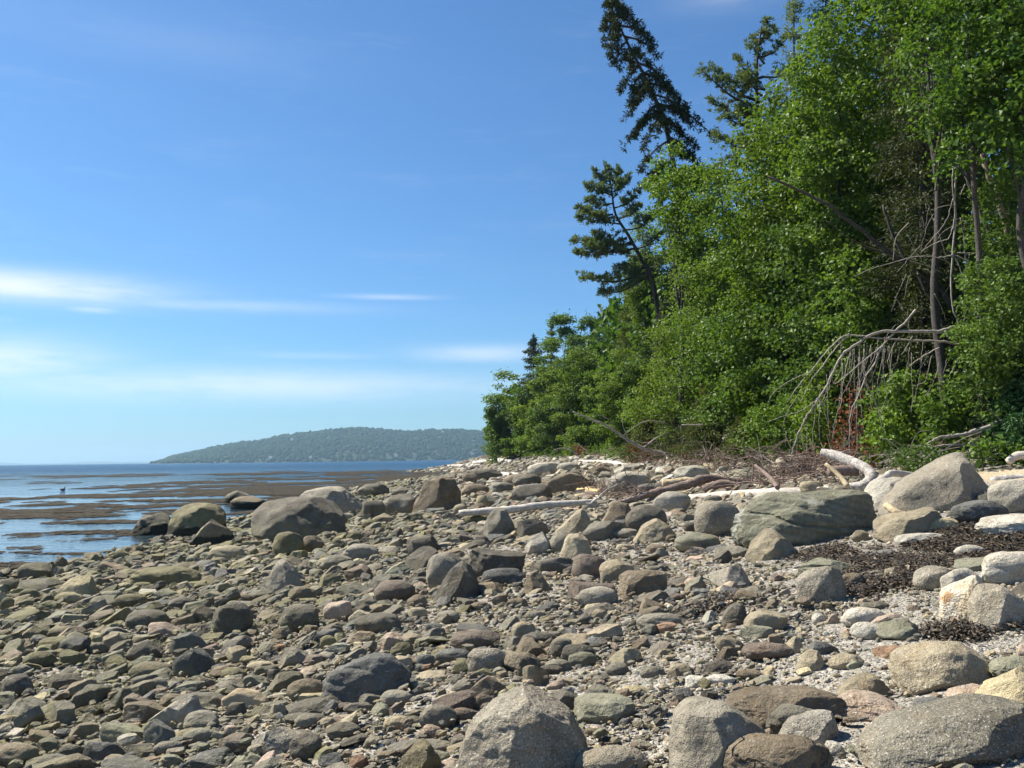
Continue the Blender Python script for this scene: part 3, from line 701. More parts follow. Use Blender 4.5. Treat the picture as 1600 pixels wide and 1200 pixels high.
SMALL = """
325 384 853 877 m tan;82 105 868 890 p brown;133 159 867 884 a olive;177 201 860 877 r olive;196 262 954 986 r dgrey;229 285 974 1000 b pink
178 229 929 953 m olive;36 87 1019 1046 m olive;14 79 952 975 s olive;0 52 1056 1096 r dgrey;68 141 1053 1081 b dgrey;190 273 1099 1135 b brown
172 210 1076 1112 a dgrey;266 359 1084 1115 m dgrey;336 386 1061 1084 b granite;289 343 1113 1147 r grey;286 335 1139 1164 m grey;225 272 1127 1170 a slate
107 157 1131 1157 b brown;130 196 1158 1198 w slate;-10 60 1163 1203 r brown;4 77 1090 1124 w grey;74 122 1097 1138 s grey;240 287 1159 1182 m grey
194 247 1165 1188 b dgrey;293 372 1174 1206 s slate;266 325 990 1027 w slate;271 337 1015 1060 w slate;203 272 1035 1063 r brown;199 258 1000 1034 q dgrey
158 202 990 1020 b tan;448 509 1062 1097 m brown;464 506 1084 1104 b yellow;537 582 1098 1116 m dgrey;593 644 1080 1105 r grey;560 602 1085 1107 a dgrey
680 719 1087 1110 r tan;655 714 1104 1142 m grey;703 751 1107 1127 m purple;444 509 1115 1133 m dgrey;509 562 1131 1159 r dgrey;390 472 1138 1184 a granite
452 503 1149 1192 r dgrey;604 706 1159 1185 m grey;649 702 1174 1194 m green;545 574 1182 1204 b rust;706 737 1142 1170 w rust;729 792 1014 1058 r granite
729 797 1058 1094 a brown;704 782 987 1020 m purple;680 737 1014 1038 m slate;650 680 1024 1050 m slate;594 630 990 1017 b pink;499 526 994 1017 m olive
541 592 987 1006 s brown;435 487 1011 1043 a grey;474 504 1024 1042 a purple;435 499 946 990 r dgrey;505 551 941 973 r pink;554 628 959 992 r dgrey
636 667 930 954 r brown;450 494 917 944 r brown;468 506 838 866 r brown;535 593 851 878 m granite;634 686 839 870 r dgrey;630 693 856 893 W dgrey
540 567 831 850 m olive;565 590 812 828 r olive;540 580 877 892 b dgrey;500 552 868 892 r grey;612 651 762 776 r dgrey;584 618 805 820 r brown
638 668 950 968 m tan;680 706 960 978 a brown;682 720 955 976 r grey;718 757 972 988 r grey;662 690 974 988 a slate;735 768 941 955 m brown
768 794 929 946 a brown;747 790 909 928 s brown;799 837 973 1004 r tan;815 871 988 1014 m dgrey;859 897 999 1030 r grey;876 931 1008 1038 m dgrey
888 934 1020 1044 m green;799 856 999 1032 q brown;817 858 1040 1076 b tan;806 847 1027 1062 a dgrey;849 893 1063 1080 s pink;850 893 1032 1052 r grey
995 1065 959 985 m grey;1025 1058 974 990 b rust;999 1042 935 959 a brown;1069 1093 903 919 r pink;1114 1174 854 873 s grey;1069 1107 854 869 a pink
1008 1042 851 866 r brown;962 990 850 862 m tan;1003 1022 950 962 m olive;985 1001 967 978 r grey;925 950 953 970 r tan;888 962 909 938 s purple
1118 1165 994 1020 a tan;1120 1152 1012 1031 b brown;1155 1205 978 998 s green;1160 1240 1004 1034 m purple;1162 1230 955 990 r tan;1226 1257 996 1025 a tan
1262 1310 1003 1025 b slate;1199 1232 993 1027 a brown;1244 1292 1018 1053 p tan;1295 1350 1023 1050 r tan;1343 1390 940 957 m grey;1370 1445 968 1003 w green
1362 1421 957 985 s pink;1330 1380 973 1001 r white;1369 1440 1009 1034 s rust;1269 1291 959 977 r white;1291 1311 960 977 p pink;1244 1342 874 905 s green
1400 1486 833 852 m white;1330 1358 829 847 r tan;1520 1551 768 792 p grey;1491 1542 852 872 m white;1490 1560 870 895 s green;1282 1320 1159 1185 q white
1430 1486 1091 1115 r slate;1486 1562 1071 1100 s pink;1590 1640 1005 1030 m pink;1140 1192 731 752 p green;1052 1110 728 752 r pale;1250 1288 752 773 r tan
1296 1348 757 773 m grey;800 846 741 760 r dgrey;883 912 738 752 b brown;870 908 723 738 m pale;915 960 727 741 s brown;960 1010 724 738 s pale
1040 1060 836 848 r brown;1068 1090 816 832 r dgrey;744 765 775 798 r yellow;708 732 788 806 r tan;726 768 804 820 m olive;722 748 740 758 r brown
733 786 733 752 m dgrey;720 766 757 776 m brown;764 802 754 773 r grey;786 846 741 758 m brown;835 882 722 733 m pale;955 1000 826 842 r grey
1022 1045 857 872 b grey;1085 1130 803 822 m grey;1000 1030 788 800 m pale;995 1026 756 770 r slate;1100 1130 775 790 m grey;1200 1228 786 799 r brown
60 95 939 958 r olive;-8 30 905 926 r dgrey;30 62 921 940 m olive;0 22 934 956 m olive;84 128 926 946 m yellow;28 76 958 972 m olive
20 90 905 930 s dgrey;155 192 924 942 r grey;240 262 945 958 a brown;262 300 934 955 r dgrey;350 398 928 945 m brown;320 350 922 942 a grey
182 208 911 925 m yellow;206 236 910 926 m olive;395 430 922 940 r dgrey;292 320 975 990 r brown;300 332 947 975 q brown;268 310 960 980 q brown
38 80 980 1000 m olive;75 135 978 1002 m brown;90 135 1016 1044 b olive;100 140 990 1012 s grey;135 165 1005 1024 m grey;60 120 996 1018 m olive
0 45 1000 1030 w grey;160 195 1018 1040 s green;235 262 1060 1080 m grey;205 245 1055 1078 s grey;15 50 1040 1060 m grey;250 290 1085 1110 r brown
345 385 1044 1064 r olive;380 420 1056 1078 s green;300 340 1055 1078 a brown;385 430 1034 1050 m tan;420 450 1100 1125 w tan;330 360 1038 1054 m slate
60 100 1155 1180 q dgrey;90 130 1165 1190 m dgrey;60 112 1180 1202 m grey;160 200 1180 1205 m tan;355 385 1100 1122 a dgrey;350 372 1135 1155 r pink
250 290 1180 1203 s green;380 410 1178 1200 a green;505 552 1070 1088 m dgrey;415 450 1045 1070 a dgrey;560 610 1040 1056 m tan;640 672 1064 1080 s green
705 740 1068 1090 m grey;650 700 1050 1068 s tan;460 495 1118 1140 r grey;520 560 1118 1134 b pink;600 640 1120 1142 r tan;655 690 1134 1156 r pink
740 772 1086 1112 m brown;580 612 1100 1118 s green;560 600 1056 1070 a tan;740 770 1034 1052 b slate;840 880 1040 1056 m dgrey;925 955 1052 1066 s grey
945 985 1036 1058 r grey;1000 1040 1042 1062 m grey;1045 1085 1038 1058 r tan;1070 1110 1058 1078 s white;1095 1150 1055 1072 m white;1052 1085 1076 1092 s slate
1150 1190 1046 1062 m brown;900 930 960 980 m dgrey;870 905 1060 1074 b tan;820 850 955 970 m grey;790 825 935 952 m brown;840 875 940 955 s slate
"""
def rock_px(spec, idx_):
    x0, x1, y0, y1, kind, colr = spec[:6]
    P = hit((x0 + x1) / 2, y1 - (y1 - y0) * .06)
    D = P[1]; w = (x1 - x0) * D / F; hp = (y1 - y0) * D / F
    ang = math.atan2(2.4 - P[2], D)
    dep = w * {'m': .55, 'l': .5, 'b': .6, 's': .8}.get(kind, .72) * (.9 + .2 * ((idx_ * 37) % 10) / 10)
    dep = min(dep, max(w * .45, hp * 2.2))
    h = max(hp * .45, (hp - dep * math.sin(ang) * .55)) * 1.02
    H = h * 1.16
    return P, D, w, dep, h, H

PLACED = []          # (x, y, radius)
STONES = []          # for labels: (px, py, w, h, colour, shape)
MATS = {'R': M_ROCK, 'G': M_GRAN, 'B': M_BAND, 'W': M_WEED, 'C': M_CRACK}
def stained():
    m, t, b, out = mat('rock_orange_stained')
    pos = t.new('ShaderNodeNewGeometry').outputs['Position']
    n = t.noise(pos, 3.5, 5, .6); n2_ = t.noise(pos, 9, 4, .7)
    c = t.cramp(n, [(.3, (.50, .36, .20)), (.45, (.62, .52, .36)), (.55, (.66, .60, .48)), (.62, (.55, .30, .12)), (.72, (.60, .42, .36))])
    c = t.mix(t.ramp(n2_, .3, .7, .0, .4), c, (.35, .27, .19))
    t.put(b.inputs['Base Color'], c); b.inputs['Roughness'].default_value = .75
    t.l.new(t.bump(t.math('ADD', n2_, t.noise(pos, 60, 3)), .8, .04), b.inputs['Normal']); return m
MATS['Y'] = stained()

def put_stone(spec, i, mk, big):
    P, D, w, dep, h, H = rock_px(spec, i)
    wp = (spec[1] - spec[0])
    sub = 6 if wp > 190 else 5 if wp > 78 else 4 if wp > 32 else 3
    if big and spec[8] in OUT: V, T = outline_rock(OUT[spec[8]], 100 + i, max(sub, 5 if wp > 55 else 4), 2 if spec[6] == 'B' or 'slate' in spec[8] else 1 if spec[4] == 'm' else 0)
    else: V, T = rock(spec[4], 100 + i, sub)
    V = V * [w, dep, H]
    mk_ = mk
    if not big and spec[5] in ('granite', 'white', 'pale', 'pink'): mk_ = 'G'
    nm = 'boulder' if w > .45 else 'stone'
    cy = P[1] + dep * .42
    cx = P[0] + (P[0] / D) * dep * .42
    cz = P[2] - H * .16 + H / 2
    base = np.array([cx, cy, cz - H / 2])
    me = rock_me(nm, V + [0, 0, H / 2], T, MATS[mk_])
    o = link(nm, me, None, base)
    c = np.array(PAL[spec[5]]) * (1 + .12 * math.sin(i * 12.9))
    o.color = (*c, 1)
    PLACED.append((cx, cy, max(w, dep) * .45, w * .5, dep * .5))
    STONES.append(((spec[0] + spec[1]) / 2, spec[3], wp, spec[3] - spec[2], spec[5], spec[4]))
    return o, w
BIGO = []
for i, s in enumerate(BIG):
    o, w = put_stone(s, i, s[6], True)
    tag(o, s[7], 'boulder' if o.name.startswith('boulder') else 'stone', 'boulders and stones of the beach')
SMALLO = []
k = len(BIG)
for ln in SMALL.strip().splitlines():
    for it in ln.split(';'):
        a_ = it.split(); s = (float(a_[0]), float(a_[1]), float(a_[2]), float(a_[3]), a_[4], a_[5])
        o, w = put_stone(s, k, 'R', False); SMALLO.append((o, s)); k += 1

# labels of the smaller stones: what they look like, and which landmark they lie by
LM = [((s[0] + s[1]) / 2, s[3] - (s[3] - s[2]) * .3, s[1] - s[0], s[8]) for s in BIG]
def rel(dx, dy, w):
    if abs(dx) < .45 * w + 8: return 'in front of' if dy > 0 else 'behind'
    side = 'right of' if dx > 0 else 'left of'
    if dy > 14: return 'in front and ' + side
    if dy < -14: return 'behind and ' + side
    return side
cand = []
for o, s in SMALLO:
    x, y = (s[0] + s[1]) / 2, (s[2] + s[3]) / 2; w = s[1] - s[0]
    near = sorted(LM, key=lambda l: (l[0] - x) ** 2 + ((l[1] - y) * 2.2) ** 2)
    sz = 'small' if w < 30 else 'large' if w > 75 else 'medium'
    cand.append((o, s, sz, near, x, y, w))
used = set()
for o, s, sz, near, x, y, w in cand:
    done = False
    col_, shp = CN[s[5]], SN[s[4]]
    for l in near[:6]:
        for form in (f'{col_} {shp} stone', f'{sz} {col_} {shp} stone', f'{"squat" if w > 2.1 * (s[3]-s[2]) else "upright"} {sz} {col_} {shp} stone'):
            lab = f'{form} {rel(x - l[0], y - l[1], l[2])} {l[3]}'
            if lab not in used and len(lab.split()) <= 16: done = True; break
        if done: break
    used.add(lab)
    tag(o, lab, 'boulder' if o.name.startswith('boulder') else 'stone', 'boulders and stones of the beach')

# loose cobbles and pebbles: too many to count, instanced by geometry nodes into one object each
def cloud(name, P, rot, scl, colr, protos, label, cat):
    me = bpy.data.meshes.new(name); me.vertices.add(len(P)); me.vertices.foreach_set('co', np.asarray(P, np.float32).ravel())
    for nm, arr in (('rot', rot), ('scl', scl), ('col', colr)):
        a = me.attributes.new(nm, 'FLOAT_VECTOR', 'POINT'); a.data.foreach_set('vector', np.asarray(arr, np.float32).ravel())
    a = me.attributes.new('pick', 'INT', 'POINT'); a.data.foreach_set('value', RNG.integers(0, len(protos), len(P)).astype(np.int32))
    o = link(name, me); tag(o, label, cat, kind='stuff')
    c = bpy.data.collections.new(name + '_shapes')
    for p in protos: c.objects.link(p)
    g = bpy.data.node_groups.new(name, 'GeometryNodeTree')
    g.interface.new_socket('Geometry', in_out='INPUT', socket_type='NodeSocketGeometry')
    g.interface.new_socket('Geometry', in_out='OUTPUT', socket_type='NodeSocketGeometry')
    N_ = g.nodes; L_ = g.links
    i_ = N_.new('NodeGroupInput'); o_ = N_.new('NodeGroupOutput')
    ci = N_.new('GeometryNodeCollectionInfo'); ci.inputs[0].default_value = c; ci.inputs['Separate Children'].default_value = True; ci.inputs['Reset Children'].default_value = True
    ip = N_.new('GeometryNodeInstanceOnPoints'); ip.inputs['Pick Instance'].default_value = True
    def attr(nm, ty):
        n = N_.new('GeometryNodeInputNamedAttribute'); n.data_type = ty; n.inputs['Name'].default_value = nm; return n.outputs['Attribute']
    er = N_.new('FunctionNodeEulerToRotation'); L_.new(attr('rot', 'FLOAT_VECTOR'), er.inputs[0])
    L_.new(i_.outputs[0], ip.inputs['Points']); L_.new(ci.outputs[0], ip.inputs['Instance']); L_.new(attr('pick', 'INT'), ip.inputs['Instance Index'])
    L_.new(er.outputs[0], ip.inputs['Rotation']); L_.new(attr('scl', 'FLOAT_VECTOR'), ip.inputs['Scale'])
    L_.new(ip.outputs[0], o_.inputs[0])
    md = o.modifiers.new('scatter', 'NODES'); md.node_group = g
    return o
def protos(n, sub, kinds, seed, material):
    out = []
    for i in range(n):
        V, T = rock(kinds[i % len(kinds)], seed + i, sub)
        out.append(bpy.data.objects.new('cobble_shape', rock_me('cobble_shape', V, T, material)))
    return out

WT = {'low': [('olive', 3), ('dgrey', 3), ('grey', 3), ('brown', 2.5), ('slate', 1.5), ('yellow', .3), ('green', 1.2), ('tan', .5)],
      'mid': [('grey', 3.5), ('brown', 2), ('dgrey', 2), ('slate', 1.6), ('tan', 1.5), ('green', .9), ('purple', .8), ('pink', .35), ('yellow', .35), ('rust', .12), ('pale', .7)],
      'top': [('pale', 3), ('grey', 2.5), ('tan', 2.), ('granite', 2), ('pink', .8), ('white', .7), ('brown', 1.2), ('green', .8), ('dgrey', .6)]}
WC = {k: (np.array([PAL[n] for n, _ in v]), np.array([w for _, w in v]) / sum(w for _, w in v)) for k, v in WT.items()}
def stone_cols(t):
    n = len(t); out = np.zeros((n, 3)); u = t + .12 * RNG.standard_normal(n)
    for k, m_ in (('low', u < .36), ('mid', (u >= .36) & (u < .78)), ('top', u >= .78)):
        c, w = WC[k]; q = RNG.choice(len(c), m_.sum(), p=w); out[m_] = c[q]
    return np.clip(out * RNG.uniform(.78, 1.28, (n, 1)) * (1 + .02 * RNG.standard_normal((n, 3))), .03, .85)

def cobbles(bands):
    grid = {}; G = .3; res = []
    heroes = PLACED
    hgrid = {}
    for h_ in heroes:
        R = h_[3] + .3
        for gx in range(int((h_[0] - R) // .5), int((h_[0] + R) // .5) + 1):
            for gy in range(int((h_[1] - R) // .5), int((h_[1] + R) // .5) + 1): hgrid.setdefault((gx, gy), []).append(h_)
    for (y0, y1, n, s0, s1, pw) in bands:
        # uniform over the visible wedge (with a margin for a step to the side)
        y = np.sqrt(RNG.uniform(y0 ** 2, y1 ** 2, n)); x = (RNG.uniform(-1, 1, n)) * (.66 * y + 1.2)
        s = s0 * (s1 / s0) ** (RNG.random(n) ** pw)
        t_ = tpar(x, y)
        clump = .5 + .9 * n2(x, y, .45, 3, 2.0)
        bare = np.clip((t_ - .36 + .10 * n2(x, y, .5, 2, 8.)) * 6, 0, 1) * np.clip((21 - y) / 5, 0, 1)   # open gravel of the right middle beach
        keep = (t_ > -.05) & (t_ < 1.02) & (RNG.random(n) > bare * np.where(s > .1, .90, .72) + bare * .10 * np.clip((t_ - .55) * 6, 0, 1)) 
        keep &= RNG.random(n) < np.clip(.55 + clump + (t_ < .5) * .5, .15, 1)
        keep &= ~((t_ > .835) & (y < 18.5))
        o_ = np.argsort(-s[keep]); x, y, s, t_ = [a[keep][o_] for a in (x, y, s, t_)]
        for xi, yi, si, ti in zip(x.tolist(), y.tolist(), s.tolist(), t_.tolist()):
            bad = False
            for h_ in hgrid.get((int(xi // .5), int(yi // .5)), ()):
                if ((xi - h_[0]) / (h_[3] + si * .32)) ** 2 + ((yi - h_[1]) / (h_[4] + si * .25)) ** 2 < 1: bad = True; break
            if bad: continue
            gx, gy = int(xi // G), int(yi // G)
            k_ = max(1, int(.8 * (si + .2) / G)) if si > .3 else 1
            for a in range(gx - k_, gx + k_ + 1):
                for b_ in range(gy - k_, gy + k_ + 1):
                    for (xj, yj, sj) in grid.get((a, b_), ()):
                        if ((xi - xj) / 1.25) ** 2 + (yi - yj) ** 2 < (.33 * (si + sj)) ** 2: bad = True; break
                    if bad: break
                if bad: break
            if bad: continue
            grid.setdefault((gx, gy), []).append((xi, yi, si)); res.append((xi, yi, si, ti))
    return np.array(res)
R = cobbles([(3.2, 12, 6500, .10, .34, 2.4), (12, 26, 24000, .10, .44, 2.6), (26, 50, 26000, .14, .62, 2.4), (50, 95, 16000, .28, .75, 1.6), (95, 215, 16000, .45, 1.1, 1.4),
             (3.2, 9, 30000, .035, .10, 1.3), (9, 17, 40000, .045, .10, 1.3), (17, 30, 26000, .09, .17, 1.)])
n = len(R); print('cobbles', n)
s = R[:, 2]; flat = RNG.uniform(.17, .56, n)
scl = np.stack([s * RNG.uniform(.85, 1.25, n), s * RNG.uniform(.6, .95, n), s * flat], -1)
rot = np.stack([.16 * RNG.standard_normal(n) + .08, -.20 + .22 * RNG.standard_normal(n), .45 * RNG.standard_normal(n)], -1)
zc = gz(R[:, 0], R[:, 1]) + scl[:, 2] * .22 + np.where(R[:, 3] < .6, RNG.random(n) ** 2 * .07, 0)
cloud('cobbles', np.stack([R[:, 0], R[:, 1], zc], -1), rot, scl, stone_cols(R[:, 3]), protos(36, 4, 'asqbswaqssqb', 900, M_SCAT),
      'grey, olive and tan cobbles covering the shore between the boulders', 'cobbles')
# pebbles
def pebbles(y0, y1, n, s0, s1):
    y = np.sqrt(RNG.uniform(y0 ** 2, y1 ** 2, n)); x = RNG.uniform(-1, 1, n) * (.64 * y + .8); s = s0 * (s1 / s0) ** (RNG.random(n) ** 2.2)
    t_ = tpar(x, y); d = .62 + .75 * n2(x, y, 1.1, 3, 4.0); fine = np.clip((t_ - .60) * 4, 0, .72) * np.clip((n2(x, y, .35, 2, 6.) + .55) * 1.6, .25, 1)
    k_ = (t_ > .02) & (t_ < 1) & ~((t_ > .84) & (y < 18.5)) & (RNG.random(n) < np.clip(d - fine, .12, 1)); return np.stack([x, y, s, t_], -1)[k_]
Pb = np.concatenate([pebbles(3.2, 8.5, 46000, .016, .065), pebbles(8.5, 15, 46000, .026, .085), pebbles(15, 28, 40000, .05, .12)])
n = len(Pb); print('pebbles', n); s = Pb[:, 2]
scl = np.stack([s, s * RNG.uniform(.6, .9, n), s * RNG.uniform(.25, .6, n)], -1)
rot = np.stack([.2 * RNG.standard_normal(n), .25 * RNG.standard_normal(n), RNG.uniform(0, 6.28, n)], -1)
cloud('gravel', np.stack([Pb[:, 0], Pb[:, 1], gz(Pb[:, 0], Pb[:, 1]) + scl[:, 2] * .25 + .004], -1), rot, scl, stone_cols(np.clip(Pb[:, 3] + .22, 0, .9)) * 1.18, protos(10, 2, 'asrbq', 1900, M_SCAT),
      'small flat pebbles and shingle lying between the stones', 'gravel')

# ------------------------------------------------------------------ driftwood
def log(name, pts, rad, material, label, cat='driftwood', sides=10, wob=.06, jit=0.0, m=8, group='driftwood on the upper beach', stubs=()):
    """pts: photo pixels (px, py) with distance or None for lying on the ground"""
    W_ = []
    for p in pts:
        if len(p) == 2: q = hit(*p); q = q + [0, 0, .02]
        else: q = at(*p)
        W_.append(q)
    C = curve(W_, m, jit); o0 = C[0].copy()
    Rr = np.interp(np.linspace(0, 1, len(C)), np.linspace(0, 1, len(rad)), rad)
    q = MB(); tube(q, C - o0, Rr, sides, RNG.random(), wob)
    if not stubs:
        o = q.build(name, material, smooth=True, loc=o0); tag(o, label, cat, group); return o
    e = empty(name, o0, label, cat, group)
    q.build('trunk' if name in ('fallen_tree', 'dead_tree') else 'stem', material, e, smooth=True)
    for sp in stubs:
        W2 = [at(*p) if len(p) == 3 else hit(*p) + [0, 0, .05] for p in sp]
        C2 = curve(W2, 6, .012) - o0; q = MB()
        r0 = rad[0] * .42
        tube(q, C2, np.linspace(r0, r0 * .22, len(C2)), 5, RNG.random()); q.build('branch', material, e, smooth=True)
    return e
D0 = lambda px, py: hit(px, py)[1]
log('driftwood_log', [(1078, 781), (1120, 778), (1170, 775), (1235, 772), (1300, 768)], [.10, .12, .125, .12, .10], W_PALE, 'long smooth pale log lying level behind the pale boulder')
dq = D0(840, 808)
log('driftwood_pole', [(717, 802, dq), (760, 799, dq), (800, 796, dq), (850, 789, dq), (900, 786, dq), (932, 783, dq + .2)], [.08, .10, .10, .09, .08, .06], W_PALE, 'long bleached pole with a rising broken end behind the grey pointed boulder',
    stubs=([(925, 785, dq), (945, 768, dq), (975, 752, dq + .5)], [(930, 783, dq), (905, 800, dq), (870, 815, dq)], [(932, 783, dq), (930, 800, dq), (928, 818, dq)], [(915, 786, dq), (945, 790, dq), (950, 782, dq)]))
dg = D0(1050, 778)
log('driftwood_root', [(958, 787, dg), (990, 780, dg), (1015, 772, dg), (1040, 765, dg), (1075, 757, dg), (1100, 748, dg), (1140, 752, dg + .3), (1200, 757, dg + .3), (1240, 750, dg + .5), (1280, 744, dg + .6)], [.05, .08, .10, .09, .12, .11, .11, .12, .13, .08], W_BROWN,
    'dark gnarled root trunk winding above the long smooth pale log', wob=.09, jit=.006,
    stubs=([(1000, 776, dg), (985, 790, dg), (978, 800, dg)], [(1020, 770, dg), (1000, 762, dg), (972, 770, dg)], [(1098, 750, dg), (1080, 765, dg), (1062, 770, dg)], [(1205, 757, dg), (1206, 735, dg), (1204, 722, dg)], [(1210, 760, dg - .2), (1212, 780, dg - .4), (1208, 792, dg - .5)], [(1240, 750, dg), (1262, 765, dg - .2), (1290, 768, dg - .2)]))
log('driftwood_log', [(1098, 764, dg - .2), (1125, 757, dg - .2), (1150, 760, dg - .2), (1180, 768, dg - .3)], [.09, .12, .12, .08], W_BROWN, 'short reddish brown curved log under the gnarled root')
log('driftwood_log', [(1035, 756, dg + .3), (1065, 753, dg + .3), (1100, 752, dg + .3)], [.10, .11, .09], W_TAN, 'short tan log with a cut end left of the gnarled root')
log('driftwood_chunk', [(903, 768), (920, 770), (938, 772)], [.11, .17, .12], W_ORANGE, 'orange fresh-broken wood chunk below the pale humped boulder', wob=.15)
log('driftwood_plank', [(758, 746), (785, 745), (812, 744)], [.22, .3, .2], W_PALE, 'bleached white plank on stones left of the far pale dome')
log('driftwood_log', [(740, 723), (775, 720), (800, 722)], [.25, .3, .2], W_PALE, 'bleached log on the far gravel spit below the last tree')
log('driftwood_log', [(700, 728), (740, 727), (760, 726)], [.2, .2, .1], W_PALE, 'thin pale log farthest out on the gravel spit')
log('driftwood_log', [(905, 722), (950, 724), (985, 729), (1010, 728)], [.14, .16, .14, .1], W_PALE, 'pale log among white stones beneath the far fallen tree')
db = D0(1330, 772)
log('birch_log', [(1284, 707, db + 1), (1305, 712, db + .8), (1330, 722, db + .5), (1352, 732, db + .2), (1362, 745, db), (1352, 757, db - .1), (1325, 762, db)], [.08, .105, .115, .105, .115, .10, .08], W_WHITE,
    'bent white birch log with peeling bark left of the sunlit white boulder', wob=.05, m=14)
log('driftwood_log', [(1295, 737, db + .4), (1320, 735, db + .4), (1340, 736, db + .4)], [.10, .11, .10], W_BROWN, 'short brown log inside the bend of the white birch log')
log('driftwood_pole', [(1290, 725, db), (1310, 742, db - .2), (1325, 760, db - .4)], [.035, .045, .05], W_TAN, 'thin tan stick leaning across the driftwood heap')
log('driftwood_pole', [(1368, 757, db - .5), (1385, 745, db - .5), (1396, 739, db - .4), (1440, 744, db), (1500, 748, db + .3)], [.09, .07, .06, .06, .05], W_PALE, 'bent pale branch reaching toward the big peaked granite boulder')
log('driftwood_log', [(1180, 727, db + 1.5), (1205, 748, db + 1), (1215, 762, db + .5)], [.03, .05, .05], W_BROWN, 'brown snag standing out of the root heap')
log('driftwood_log', [(1385, 790, 12.7), (1400, 800, 12.5), (1425, 806, 12.4)], [.05, .05, .03], W_TAN, 'splintered tan wood between the white boulder and the tan slab')
log('driftwood_pole', [(1240, 890), (1270, 884), (1312, 873)], [.014, .02, .015], W_PALE, 'thin bare stick on the greenish slab edge by the wrack')
log('driftwood_log', [(1550, 752, 16), (1580, 750, 16), (1640, 748, 16.2)], [.08, .1, .1], W_WHITE, 'white log end at the right edge behind the pale boulder')
log('driftwood_log', [(1575, 722, 17.5), (1592, 712, 17.5), (1630, 716, 17.5)], [.07, .09, .09], W_PALE, 'grey log above the sandy patch at the right edge')

# ------------------------------------------------------------------ tangles, dead branches
def sticks(name, spots, n, length, rad, material, label, cat):
    q = MB()
    for _ in range(n):
        px, py, dz, sc_ = spots[RNG.integers(len(spots))]
        p = hit(px + RNG.normal() * sc_, min(py + RNG.normal() * 3, 790)) + [0, 0, RNG.random() * dz]
        d = RNG.standard_normal(3) * [1, .5, .55]; d /= np.linalg.norm(d); L = length * RNG.uniform(.4, 1.4)
        C = curve([p, p + d * L * .5 + RNG.standard_normal(3) * L * .12, p + d * L + RNG.standard_normal(3) * L * .15 - [0, 0, .05]], 4)
        r0 = rad * RNG.uniform(.4, 1.5); tube(q, C, np.linspace(r0, r0 * .3, len(C)), 4, RNG.random(), cap=False)
    return tag(q.build(name, material), label, cat, kind='stuff')
sticks('driftwood_tangle', [(1010, 725, .5, 20), (1060, 728, .5, 25), (1110, 735, .6, 25), (1160, 735, .6, 25), (1215, 745, .7, 20), (1260, 748, .6, 20), (1300, 752, .5, 20), (1180, 765, .3, 25), (940, 770, .25, 15), (990, 778, .25, 20)], 900, .8, .016, W_BROWN,
       'tangle of brown roots and sticks heaped at the foot of the bank', 'driftwood')
sticks('driftwood_twigs', [(1040, 715, .6, 40), (1130, 722, .6, 40), (1240, 745, .6, 40), (1400, 735, .5, 30), (1560, 722, .3, 25), (900, 722, .4, 60), (1180, 700, .9, 40), (1300, 690, 1.2, 50)], 420, .8, .011, W_TWIG, 'loose pale twigs along the foot of the bank', 'driftwood')

# dark dry weed wrack on the right
def wrack(name, poly, n, L, label, hgt=.05):
    P = np.array(poly, float); lo, hi = P.min(0), P.max(0); q = MB(); c = 0
    def inside(x, y):
        r_ = False; j = len(P) - 1
        for i in range(len(P)):
            if (P[i, 1] > y) != (P[j, 1] > y) and x < (P[j, 0] - P[i, 0]) * (y - P[i, 1]) / (P[j, 1] - P[i, 1]) + P[i, 0]: r_ = not r_
            j = i
        return r_
    pts = []
    while len(pts) < n:
        x, y = RNG.uniform(lo[0], hi[0]), RNG.uniform(lo[1], hi[1])
        if not inside(x, y): continue
        if fbm(np.array([x * .02, y * .06, 3.]), 3) < -.35: continue
        pts.append((x, y))
    cells = {}
    base = []
    for (x, y) in pts:
        k_ = (round(x / 4), round(y / 3))
        if k_ not in cells: cells[k_] = hit(x, y)
        base.append(cells[k_] + [RNG.normal() * .06, RNG.normal() * .08, 0])
    B = np.array(base); B[:, 2] = gz(B[:, 0], B[:, 1]) + RNG.random(n) * hgt
    seg_ = 5; a = RNG.uniform(0, 6.28, n); pos_ = B.copy(); Vs = []
    wd = RNG.uniform(.003, .009, n)
    for k_ in range(seg_):
        nrm_ = np.stack([-np.sin(a), np.cos(a), RNG.normal(0, .4, n)], -1) * wd[:, None]
        Vs += [pos_ - nrm_, pos_ + nrm_]
        a = a + RNG.normal(0, .7, n); st = L / seg_
        pos_ = pos_ + np.stack([np.cos(a) * st, np.sin(a) * st, RNG.normal(0, .010, n)], -1)
        pos_[:, 2] = np.maximum(pos_[:, 2], gz(pos_[:, 0], pos_[:, 1]) + .004)
    V = np.stack(Vs, 1).reshape(-1, 3); b0 = np.arange(n)[:, None] * seg_ * 2; k2 = np.arange(seg_ - 1)[None] * 2
    Q = np.stack([b0 + k2, b0 + k2 + 1, b0 + k2 + 3, b0 + k2 + 2], -1).reshape(-1, 4)
    q.add(V, Q, tint=np.repeat(RNG.random(n), seg_ * 2) + .001)
    return tag(q.build(name, M_WRACK), label, 'seaweed', kind='stuff')
m, t, b, out = mat('dry_wrack'); a_ = t.new('ShaderNodeAttribute', attribute_name='tint').outputs['Fac']
t.put(b.inputs['Base Color'], t.cramp(a_, [(0, (.016, .013, .010)), (.6, (.045, .034, .024)), (.88, (.11, .075, .045)), (1., (.20, .15, .09))])); b.inputs['Roughness'].default_value = .65; M_WRACK = m
